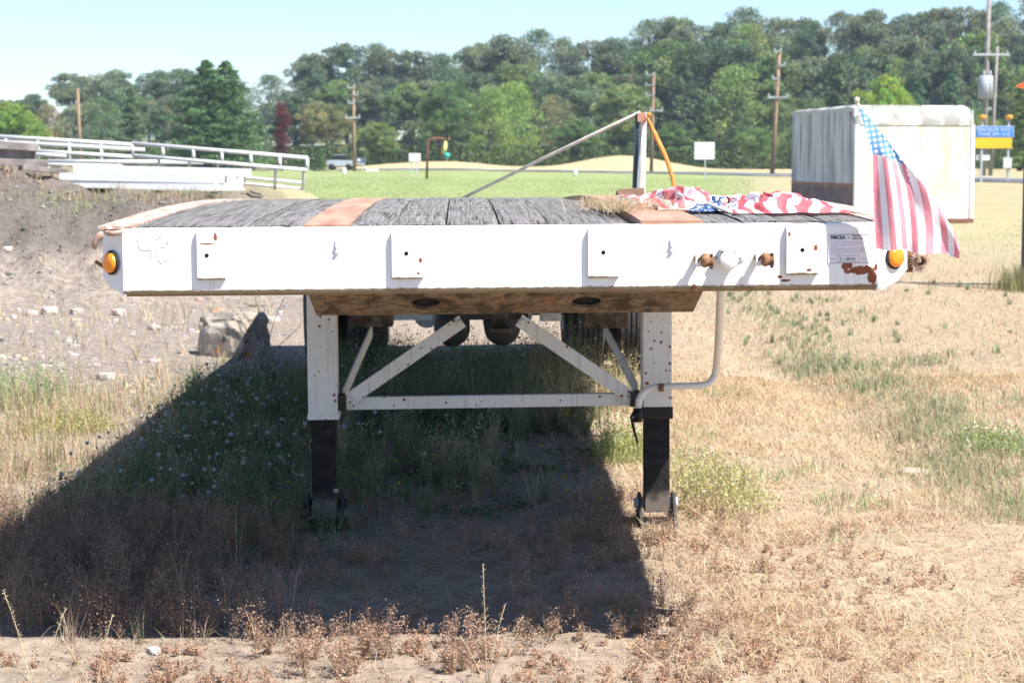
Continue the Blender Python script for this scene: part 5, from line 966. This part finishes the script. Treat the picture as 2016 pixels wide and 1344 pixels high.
p5 = pole(1937, -25, 1932, 150, 0.22, 'pole_grey', 'tall utility pole carrying transformer cans at far right', [(108, -1.1, 1.6, 0.16)])
p6 = pole(1955, 92, 1946, 152, 0.17, 'pole_grey', 'shorter leaning utility pole beside the transformer cans')
for i, (px, w) in enumerate(((1937, 0.42), (1949, 0.22))):
    c = at(px, 172, 149.5); t = MB().lathe([(-0.85, 0.0), (-0.85, w), (0.75, w), (0.85, w * 0.7), (0.85, 0)], c, (0, 0, 1), 16).build('transformer_can', M['galv' if i else 'grey_paint']); tag(t, ('wide grey transformer can hung on the tall utility pole', 'narrow pale transformer can hung on the tall utility pole')[i], 'transformer')
    MB().lathe([(0.85, 0.06), (1.0, 0.10), (1.2, 0.05), (1.25, 0)], c + Vector((0, 0, 0)), (0, 0, 1), 8).build('bushing', M['galv'], t)
def wire(a, b, sag, label):
    a = Vector(a); b = Vector(b); m = MB().tube([a.lerp(b, i / 14) + Vector((0, 0, -sag * 4 * (i / 14) * (1 - i / 14))) for i in range(15)], 0.022, 5).build('power_line', M['wire']); tag(m, label, 'wire', 'overhead wires'); return m
wire(at(698, 232, 184.8), at(1278, 217, 184.8), 0.9, 'overhead wire between the lamp pole and the pole behind the post')
wire(at(1287, 217, 184.8), at(1522, 192, 159.8), 0.9, 'overhead wire from the pole behind the post to the reddish pole')
wire(at(1524, 192, 159.8), at(1930, 106, 149.8), 0.9, 'overhead wire from the reddish pole to the tall transformer pole')
wire(at(722, 240, 185), at(708, 318, 185), 0.0, 'slanting guy wire right of the lamp pole')
def board_sign(px0, px1, py0, py1, Y, posts, pw, mat, label, name='road_sign', back=True):
    a = at(px0, py1, Y); b = at(px1, py0, Y); cx = (a.x + b.x) / 2; o = empty(name, (cx, Y, gzf(cx, Y))); tag(o, label, 'sign'); z0 = gzf(cx, Y)
    pn = MB().box((a.x - cx, -0.02, a.z - z0), (b.x - cx, 0.0, b.z - z0)).build('panel', M[mat], o, 0.006)
    for px in posts: X = (px - CX) / F * Y - cx; MB().box((X - pw, 0.004, -0.2), (X + pw, 0.004 + 2 * pw, b.z - z0 - 0.05)).build('post', M['galv'], o)
    return o, pn, cx, z0
o, pn, cx, z0 = board_sign(1367, 1407, 280, 314, 120, (1387,), 0.035, 'white_plain', 'blank white road sign on one post left of the truck box')
for t in (288, 297, 306): a = at(1368, t, 119.97); b = at(1406, t, 119.97); MB().box((a.x - cx, -0.028, a.z - z0 - 0.015), (b.x - cx, -0.021, a.z - z0 + 0.015)).build('seam', M['galv'], pn)
board_sign(805, 828, 302, 318, 150, (811, 822), 0.05, 'white_plain', 'small blank white sign on two short posts in the field')
# information sign with beacons
o = empty('information_sign', (at(1957, 300, 112).x, 112, gzf(26, 112))); tag(o, 'blue and yellow traveler information sign with two amber beacons on top', 'sign'); ox, oz = o.location.x, o.location.z
def pb(px0, px1, py0, py1, mat, nm, d=0.0): a = at(px0, py1, 112); b = at(px1, py0, 112); return MB().box((a.x - ox, -0.03 - d, a.z - oz), (b.x - ox, -d, b.z - oz)).build(nm, M[mat], o, 0.006)
bp = pb(1922.5, 1995, 249.5, 270, 'sign_blue', 'blue_panel', 0.02); pb(1920, 1992, 271.5, 292, 'sign_yellow', 'yellow_panel', 0.02); pb(1921.5, 1996, 248.5, 270.6, 'white_plain', 'panel_border', 0.0)
for b_, py in (('TRAVELER INFO', 258.5), ('TUNE AM 1610', 267.5)): q = at(1957.5, py, 111.94); text_mesh('sign_text', b_, 0.27, M['white_plain'], bp, (q.x - ox, -0.056, q.z - oz), align='CENTER')
for px in (1929, 1981): X = (px - CX) / F * 112 - ox; zt = at(px, 236, 112).z - oz; MB().box((X - 0.055, 0.005, -0.3), (X + 0.055, 0.11, zt)).build('post', M['galv'], o); MB().lathe([(0.0, 0.12), (0.08, 0.2), (0.2, 0.2), (0.26, 0.12), (0.28, 0)], (X, 0.0, zt), (0, 0, 1), 14).build('beacon', M['amber'], o)
a = at(1974, 331, 112); MB().box((a.x - ox, -0.2, a.z - oz), (a.x - ox + 0.45, 0.0, a.z - oz + 0.55)).build('control_box', M['white_plain'], o, 0.02)
a = at(1923, 316, 112); MB().box((a.x - ox, 0.12, a.z - oz), (a.x - ox + 0.75, 0.16, a.z - oz + 0.32)).build('small_plate', M['white_plain'], o, 0.01)
# dark post with orange panel at the right edge
o = empty('edge_sign', (at(2017, 540, 23.6).x, 23.6, gzf(6.0, 23.6))); tag(o, 'dark post with orange panel cut off by the right edge', 'sign'); ox, oz = o.location.x, o.location.z
MB().box((-0.03, -0.03, -0.2), (0.06, 0.05, at(2010, 175, 23.6).z - oz)).build('post', M['dark_steel'], o); a = at(2000, 170, 23.5)
MB().prism([(a.x - ox, a.z - oz), (a.x - ox + 0.22, a.z - oz + 0.10), (a.x - ox + 1.5, a.z - oz + 0.10), (a.x - ox + 1.5, a.z - oz - 0.5), (a.x - ox + 0.30, a.z - oz - 0.09)], 'y', -0.08, -0.04).build('panel', M['sign_orange'], o)
P = np.stack([RNG.normal(5.95, 0.14, 900), RNG.normal(23.5, 0.2, 900), np.zeros(900)], -1); P[:, 2] = gz(P[:, 0], P[:, 1]); sb = stuff('post_weeds', [blades(P, RNG.uniform(0.05, 0.42, 900), 0.006, RNG.uniform(0.05, 0.7, 900), var((0.28, 0.27, 0.13), 900, 0.3))], 'scrubby weeds around the foot of the dark edge post', 'weeds')
# bent pipe with hanging bottle
o = empty('bent_pipe', (at(840, 335, 120).x, 120, gzf(-5, 120))); tag(o, 'rusty bent pipe standpipe with a yellow bottle hanging from its arm', 'pipe'); ox, oz = o.location.x, o.location.z
q = lambda px, py: at(px, py, 120) - o.location
MB().tube([Vector((0, 0, -0.2)), q(842, 285), q(845, 276), q(852, 273), q(868, 273), q(876, 275)], 0.075, 10).build('pipe', M['rust_pipe'], o); MB().tube([q(886, 270), q(879, 279)], 0.05, 8).build('hook', M['rust_pipe'], o)
MB().tube([q(878, 278), q(876, 290), q(873, 303)], [0.06, 0.15, 0.11], 10).build('bottle', M['pale_yellow'], o); MB().lathe([(-0.16, 0.0), (-0.12, 0.16), (0.1, 0.19), (0.16, 0.0)], q(880, 306), (0, 0, 1), 12).build('float', M['teal'], o); MB().tube([q(880, 309), q(880, 318)], 0.06, 8).build('drop_pipe', M['galv'], o)
# parked things along the road
def car(px, Y, w, label):
    c = at(px, 330, Y); z = gzf(c.x, Y) + 0.1; o = empty('parked_car', (c.x, Y, z)); tag(o, label, 'car')
    MB().prism([(-w / 2, 0.35), (-w / 2, 0.8), (-w * 0.36, 0.92), (w * 0.40, 0.9), (w / 2, 0.75), (w / 2, 0.35)], 'y', -0.85, 0.85).build('body', M['silver'], o, 0.04)
    MB().prism([(-w * 0.34, 0.93), (-w * 0.24, 1.38), (w * 0.16, 1.40), (w * 0.32, 0.93)], 'y', -0.72, 0.72).build('cabin', M['glass_dark'], o, 0.03); MB().box((-w * 0.24, -0.74, 1.385), (w * 0.16, 0.74, 1.43)).build('roof', M['silver'], o)
    for X in (-w * 0.3, w * 0.3):
        for s in (-0.86, 0.70): MB().lathe([(0, 0.0), (0, 0.3), (0.16, 0.3), (0.16, 0)], (X, s, 0.3), (0, 1, 0), 14).build('wheel', M['rubber'], o)
car(671, 188, 2.6, 'small silver car parked by the road left of the lamp pole')
o, pn, cx, z0 = board_sign(694, 720, 311, 322, 186, (699, 715), 0.06, 'dark_sign', 'dark blue billboard with a white emblem beside the lamp pole'); a = at(707, 316, 185.95); MB().lathe([(0.0, 0.16), (0.012, 0.0)], (a.x - cx, -0.022, a.z - z0 + 0.03), (0, -1, 0), 14).build('emblem', M['white_plain'], pn); MB().box((a.x - cx - 0.55, -0.03, a.z - z0 - 0.36), (a.x - cx + 0.55, -0.022, a.z - z0 - 0.28)).build('sign_stripe', M['white_plain'], pn)
c = at(733, 334, 180); z = gzf(c.x, 180); t = MB().prism([(-0.6, 0.42), (-0.52, 0.02), (0.52, 0.02), (0.56, 0.36), (0.3, 0.22), (-0.3, 0.2)], 'y', -0.2, 0.2).build('white_trough', M['white_plain'], None, 0.02); t.location = (c.x, 180, z); tag(t, 'low white trough on the grass right of the billboard', 'trough')
for i, (px, py) in enumerate(((677, 340), (1132, 340))):
    Y_ = 140; c = at(px, py, Y_); z = gzf(c.x, Y_); t = MB().tube([(c.x, Y_, z - 0.1), (c.x + 0.06, Y_, z + 0.55)], [0.10, 0.12], 10).build('marker_post', M['white_plain']); tag(t, ('short leaning white marker post in the field below the car', 'short white marker post at the field edge below the dry mound')[i], 'post')

# ------------------------------------------------------------------ trees
def crown_dec(seed, nb=30, leaves=230, wr=0.30, z0=0.06, lumpy=1.0):
    leaves = int(leaves * 1.2)
    r = np.random.default_rng(seed); Ps, Cs, Ss = [], [], []
    for b in range(nb):
        t = (b + 0.5) / nb; z = z0 + (0.97 - z0) * t; prof = (math.sin(math.pi * min(1, (t * 0.86 + 0.10))) ** 0.6); a = b * 2.399 + r.uniform(-0.5, 0.5); rr = wr * prof * r.uniform(0.25, 0.95) * (0.5 if t > 0.9 else 1)
        br = (0.085 + 0.06 * r.uniform()) * lumpy * (0.8 if t > 0.85 else 1); c = np.array([rr * math.cos(a), rr * math.sin(a), min(z, 0.99 - br * 0.8)])
        n = leaves; d = r.normal(size=(n, 3)); d /= np.linalg.norm(d, axis=1, keepdims=True); d[:, 2] = np.where(r.uniform(size=n) < 0.65, np.abs(d[:, 2]), d[:, 2]); rad_ = br * (r.uniform(0.3, 1.0, (n, 1)) ** 0.6 + 0.35 * r.uniform(0, 1, (n, 1)) ** 3)
        Ps.append(c + d * rad_ * [1, 1, 0.85]); tone = r.uniform(0.78, 1.22); Cs.append(np.ones((n, 3)) * tone * r.uniform(0.7, 1.3, (n, 1)) * np.array([1 + r.uniform(-0.12, 0.16), 1.0, 1 + r.uniform(-0.15, 0.1)])); Ss.append(r.uniform(0.006, 0.013, n))
    P = np.concatenate(Ps); v, t_, c = bits(P, np.concatenate(Ss), np.concatenate(Cs)); return np_mesh('crown', v, t_, c, M['leaf'])
def crown_mass(seed, nb=120, leaves=125, wr=0.40, z0=0.03, tilt=0.0):
    r = np.random.default_rng(seed); Ps, Cs, Ss = [], [], []; hub = [(r.uniform(-0.6, 0.6) * wr, r.uniform(-0.6, 0.6) * wr, r.uniform(0.45, 0.80), r.uniform(0.16, 0.26)) for _ in range(7)] + [(0, 0, 0.78, 0.21), (0.25 * wr, 0, 0.35, 0.3), (-0.3 * wr, 0, 0.3, 0.3)]
    for b in range(nb):
        h = hub[b % len(hub)]; d = r.normal(size=3); d /= np.linalg.norm(d); d[2] = abs(d[2]) if r.uniform() < 0.6 else d[2]; q = h[3] * r.uniform(0.55, 1.0); c = np.array([h[0] + d[0] * q * wr * 2.3, h[1] + d[1] * q * wr * 2.3, h[2] + d[2] * q]); br = r.uniform(0.025, 0.062); c[2] = np.clip(c[2], z0 + br, 0.99 - br)
        n = int(leaves * (br / 0.045) ** 1.5) + 20; e = r.normal(size=(n, 3)); e /= np.linalg.norm(e, axis=1, keepdims=True); rr = br * (r.uniform(0.2, 1.0, (n, 1)) ** 0.5 + 0.5 * r.uniform(0, 1, (n, 1)) ** 4); P = c + e * rr * [1.25, 1.25, 0.8]; P[:, 2] -= 0.35 * np.hypot(e[:, 0], e[:, 1]) * rr[:, 0]
        Ps.append(P); tone = r.uniform(0.62, 1.32); Cs.append(np.ones((n, 3)) * tone * r.uniform(0.65, 1.35, (n, 1)) * np.array([1 + r.uniform(-0.15, 0.22), 1.0, 1 + r.uniform(-0.2, 0.15)])); Ss.append(r.uniform(0.006, 0.013, n))
    P = np.concatenate(Ps); v, t_, c = bits(P, np.concatenate(Ss), np.concatenate(Cs)); return np_mesh('crown', v, t_, c, M['leaf'])
def crown_con(seed, nbr=200, wr=0.26, per=75):
    r = np.random.default_rng(seed); Ps, Cs = [], []
    for b in range(nbr):
        t = (b + r.uniform(0, 1)) / nbr; t = t ** 0.9; a = r.uniform(0, 2 * math.pi); ln = wr * (1 - t) ** 0.75 * r.uniform(0.55, 1.12) + 0.008; n = int(per * (0.35 + ln / wr)); f = r.uniform(0.12, 1, n) ** 0.7; sp = 0.10 * ln + 0.006
        dirv = np.array([math.cos(a), math.sin(a)]); x = dirv[0] * ln * f - dirv[1] * r.normal(0, sp, n) * (1.1 - 0.6 * f); y = dirv[1] * ln * f + dirv[0] * r.normal(0, sp, n) * (1.1 - 0.6 * f); z = 0.05 + 0.94 * t - 0.30 * ln * f + 0.20 * ln * f ** 3 + r.normal(0, 0.008, n) - 0.02 * r.uniform(0, 1, n) * f
        Ps.append(np.stack([x, y, np.clip(z, 0.005, 1.0)], -1)); Cs.append(np.ones((n, 3)) * r.uniform(0.65, 1.3) * r.uniform(0.7, 1.3, (n, 1)))
    P = np.concatenate(Ps); v, t_, c = bits(P, r.uniform(0.005, 0.013, len(P)), np.concatenate(Cs)); return np_mesh('crown', v, t_, c, M['leaf'])
tk = MB().tube([(0, 0, -0.03), (0.006, 0, 0.2), (-0.004, 0.004, 0.5), (0.0, 0, 0.85)], [0.020, 0.015, 0.010, 0.003], 8)
for a in range(5): tk.tube([(0, 0, 0.22 + 0.1 * a), (0.10 * math.cos(a * 2.4), 0.10 * math.sin(a * 2.4), 0.40 + 0.1 * a)], [0.007, 0.002], 6)
trunk_me = tk.mesh('trunk', M['bark'])
DEC = [crown_dec(s, 34, 230, w, 0.05, l) for s, w, l in ((1, 0.27, 1.0), (2, 0.33, 1.05), (3, 0.24, 1.1), (4, 0.36, 0.95))]
RND = [crown_mass(s, 170, 150, 0.42) for s in (11, 12)]; MAS = [crown_mass(s, 190, 150, w) for s, w in ((41, 0.40), (42, 0.46), (43, 0.34), (44, 0.50))]
CON = [crown_con(21), crown_con(22, 170, 0.20), crown_con(23, 330, 0.36, 70)]
COLM = [crown_mass(31, 130, 80, 0.085)]
def tree(name, px, topy, Y, crown, wscale, col, label, group=None, basez=None, seed=0):
    x = (px - CX) / F * Y; zb_ = gzf(x, Y) if basez is None else basez; H = at(px, topy, Y).z - zb_
    o = empty(name, (x, Y, zb_), seed * 1.3); tag(o, label, 'tree', group); o.scale = (H * wscale, H * wscale, H)
    link('trunk', trunk_me, o); c = link('crown', crown, o); c.color = (*[min(1, v * (1.85 if group else 1.9)) for v in col], 1); return o
SIL = [(-80, 150), (0, 200), (60, 185), (110, 175), (150, 145), (230, 130), (300, 128), (370, 128), (420, 150), (500, 168), (540, 140), (580, 110), (640, 85), (690, 76), (760, 88), (830, 92), (868, 100), (885, 130), (905, 108), (940, 78), (1000, 62), (1060, 60), (1120, 74), (1180, 78), (1240, 55), (1300, 28), (1350, 22), (1400, 40), (1440, 30), (1475, 8), (1520, 20), (1570, 30), (1610, 38), (1640, 16), (1720, 12), (1790, 14), (1850, 4), (1930, 6), (2000, -6), (2100, -10)]
sxp = [a for a, b in SIL]; syp = [b for a, b in SIL]
rs = random.Random(17); G1 = (0.090, 0.114, 0.060); G2 = (0.112, 0.136, 0.078); G3 = (0.076, 0.110, 0.060)
i = 0; px = -60
while px < 2090:
    ty = float(np.interp(px, sxp, syp)); Y = rs.uniform(296, 335); cr = (MAS[i % 4] if rs.random() < 0.75 else DEC[i % 4]); c = [G1, G2, G3][i % 3]; j = rs.uniform(0.85, 1.15)
    tree('wood_tree', px, ty + rs.uniform(-4, 8), Y, cr, rs.uniform(0.85, 1.15) if ty < 110 else 1.15, tuple(v * j for v in c), 'tall grey green tree in the wood along the skyline', 'skyline trees', None, i); i += 1; px += rs.uniform(44, 84)
px = -50
while px < 2090:                                         # second rank, lower, fills between
    ty = float(np.interp(px, sxp, syp)) + rs.uniform(45, 85); ty = min(ty, 255); Y = rs.uniform(268, 292); j = rs.uniform(0.85, 1.2)
    tree('wood_tree', px, ty, Y, (MAS + RND)[i % 6], rs.uniform(0.9, 1.2), tuple(v * j for v in [G2, G3, (0.095, 0.135, 0.05)][i % 3]), 'tree of the middle rank below the skyline wood', 'middle rank trees', None, i); i += 1; px += rs.uniform(48, 74)
FR = [  # front rank, each told apart
 ('bush_tree', 30, 195, 200, RND[0], 1.25, (0.13, 0.20, 0.045), 'bright green rounded tree at the far left edge'),
 ('broad_tree', 100, 205, 240, DEC[1], 1.0, (0.15, 0.13, 0.07), 'brownish tree right of the bright bush at far left'),
 ('broad_tree', 205, 190, 250, DEC[3], 1.0, (0.085, 0.125, 0.055), 'green tree right of the bare wooden pole'),
 ('conifer_tree', 263, 172, 215, CON[1], 1.5, (0.085, 0.125, 0.06), 'slender conifer left of the big dark conifer'),
 ('conifer_tree', 412, 116, 200, CON[2], 1.75, (0.060, 0.105, 0.040), 'big dark green conifer with full skirts above the white frames'),
 ('conifer_tree', 448, 118, 201, CON[2], 1.65, (0.065, 0.110, 0.042), 'second top of the big dark conifer, on its right'),
 ('columnar_tree', 557, 196, 190, COLM[0], 1.0, (0.085, 0.030, 0.032), 'narrow purple red columnar tree right of the big conifer'),
 ('conifer_tree', 630, 287, 184, CON[0], 1.5, (0.07, 0.12, 0.05), 'small young conifer at the field edge left of the lamp pole'),
 ('broad_tree', 648, 196, 240, RND[1], 1.05, (0.135, 0.14, 0.06), 'rusty topped green tree left of the lamp pole'),
 ('broad_tree', 745, 235, 235, RND[0], 1.4, (0.115, 0.16, 0.055), 'low spreading green tree right of the lamp pole'),
 ('broad_tree', 868, 157, 232, RND[1], 0.95, (0.065, 0.115, 0.04), 'dark green dense round tree above the bent pipe'),
 ('broad_tree', 965, 170, 238, DEC[1], 1.15, (0.13, 0.185, 0.05), 'bright yellow green tree right of the dense dark one'),
 ('broad_tree', 1015, 160, 244, DEC[0], 1.2, (0.14, 0.20, 0.05), 'tallest bright yellow green tree at the middle of the picture'),
 ('broad_tree', 1085, 185, 250, DEC[3], 1.0, (0.135, 0.135, 0.065), 'olive brown tree at the middle of the front rank'),
 ('broad_tree', 1135, 225, 236, RND[0], 1.3, (0.085, 0.135, 0.05), 'low green tree under the leaning pole'),
 ('broad_tree', 1215, 160, 245, RND[1], 1.0, (0.12, 0.165, 0.06), 'light green rounded tree left of the stake post'),
 ('conifer_tree', 1345, 110, 258, CON[0], 1.2, (0.075, 0.105, 0.055), 'grey green conifer right of the pole behind the post'),
 ('broad_tree', 1320, 235, 236, RND[0], 1.25, (0.075, 0.12, 0.045), 'dark green tree above the dry mound'),
 ('conifer_tree', 1385, 205, 240, CON[1], 1.7, (0.085, 0.135, 0.05), 'small conifer behind the blank white road sign'),
 ('broad_tree', 1440, 128, 256, DEC[2], 1.25, (0.14, 0.18, 0.06), 'yellowish tree between the two middle utility poles'),
 ('broad_tree', 1470, 45, 292, DEC[1], 0.9, (0.13, 0.16, 0.05), 'tallest yellow green tree on the right skyline'),
 ('conifer_tree', 1455, 190, 238, CON[0], 1.4, (0.085, 0.13, 0.055), 'young conifer left of the reddish pole'),
 ('broad_tree', 1500, 250, 225, RND[1], 1.3, (0.09, 0.14, 0.05), 'low green tree at the foot of the reddish pole'),
 ('conifer_tree', 1645, 118, 250, CON[1], 1.7, (0.09, 0.125, 0.055), 'pointed conifer above the truck box roof'),
 ('broad_tree', 1745, 140, 225, RND[0], 0.85, (0.16, 0.24, 0.04), 'bright lime green tree above the right of the truck box'),
 ('broad_tree', 1595, 190, 240, DEC[3], 1.3, (0.08, 0.12, 0.05), 'dull green tree behind the left of the truck box'),
 ('conifer_tree', 1800, 150, 245, CON[0], 1.4, (0.07, 0.115, 0.06), 'blue green conifer left of the transformer pole'),
 ('conifer_tree', 1868, 145, 240, CON[1], 1.7, (0.075, 0.125, 0.065), 'blue green conifer just behind the transformer pole'),
 ('broad_tree', 1905, 210, 215, RND[1], 1.2, (0.10, 0.15, 0.05), 'low green tree behind the information sign'),
 ('conifer_tree', 2004, 165, 205, CON[1], 1.8, (0.10, 0.14, 0.04), 'olive conifer at the right edge behind the information sign'),
]
for i, (nm, px, ty, Y, cr, ws, c, lab) in enumerate(FR): tree(nm, px, ty, Y, cr, ws, c, lab, None, None, i + 3)
# undergrowth along the foot of the wood
P = region(5200, (-75, 75), (232, 262), lambda x, y: inview(x, y, 6)); n = len(P); idx = np.repeat(np.arange(n), 9); Q = P[idx] + np.stack([RNG.normal(0, 0.5, len(idx)), RNG.normal(0, 0.5, len(idx)), RNG.uniform(0.0, 2.6, len(idx))], -1)
stuff('undergrowth', [bits(Q, RNG.uniform(0.15, 0.35, len(idx)), var((0.085, 0.125, 0.045), len(idx), 0.35))], 'dense green undergrowth along the foot of the far wood', 'undergrowth')

# ------------------------------------------------------------------ summer haze
k = K('haze_air'); k.t.nodes.remove(k.b); pv = k.nd('ShaderNodeVolumePrincipled'); pv.inputs['Color'].default_value = (0.70, 0.85, 1.0, 1); pv.inputs['Density'].default_value = 0.00024; pv.inputs['Anisotropy'].default_value = 0.0
k.t.links.new(pv.outputs[0], k.t.nodes['Material Output'].inputs['Volume'])
hz = MB().box((-740, -60, -3), (740, 1240, 48)).build('haze', k.m); hz['kind'] = 'stuff'; hz['label'] = 'thin pale summer haze in the air over the whole place'; hz['category'] = 'haze'
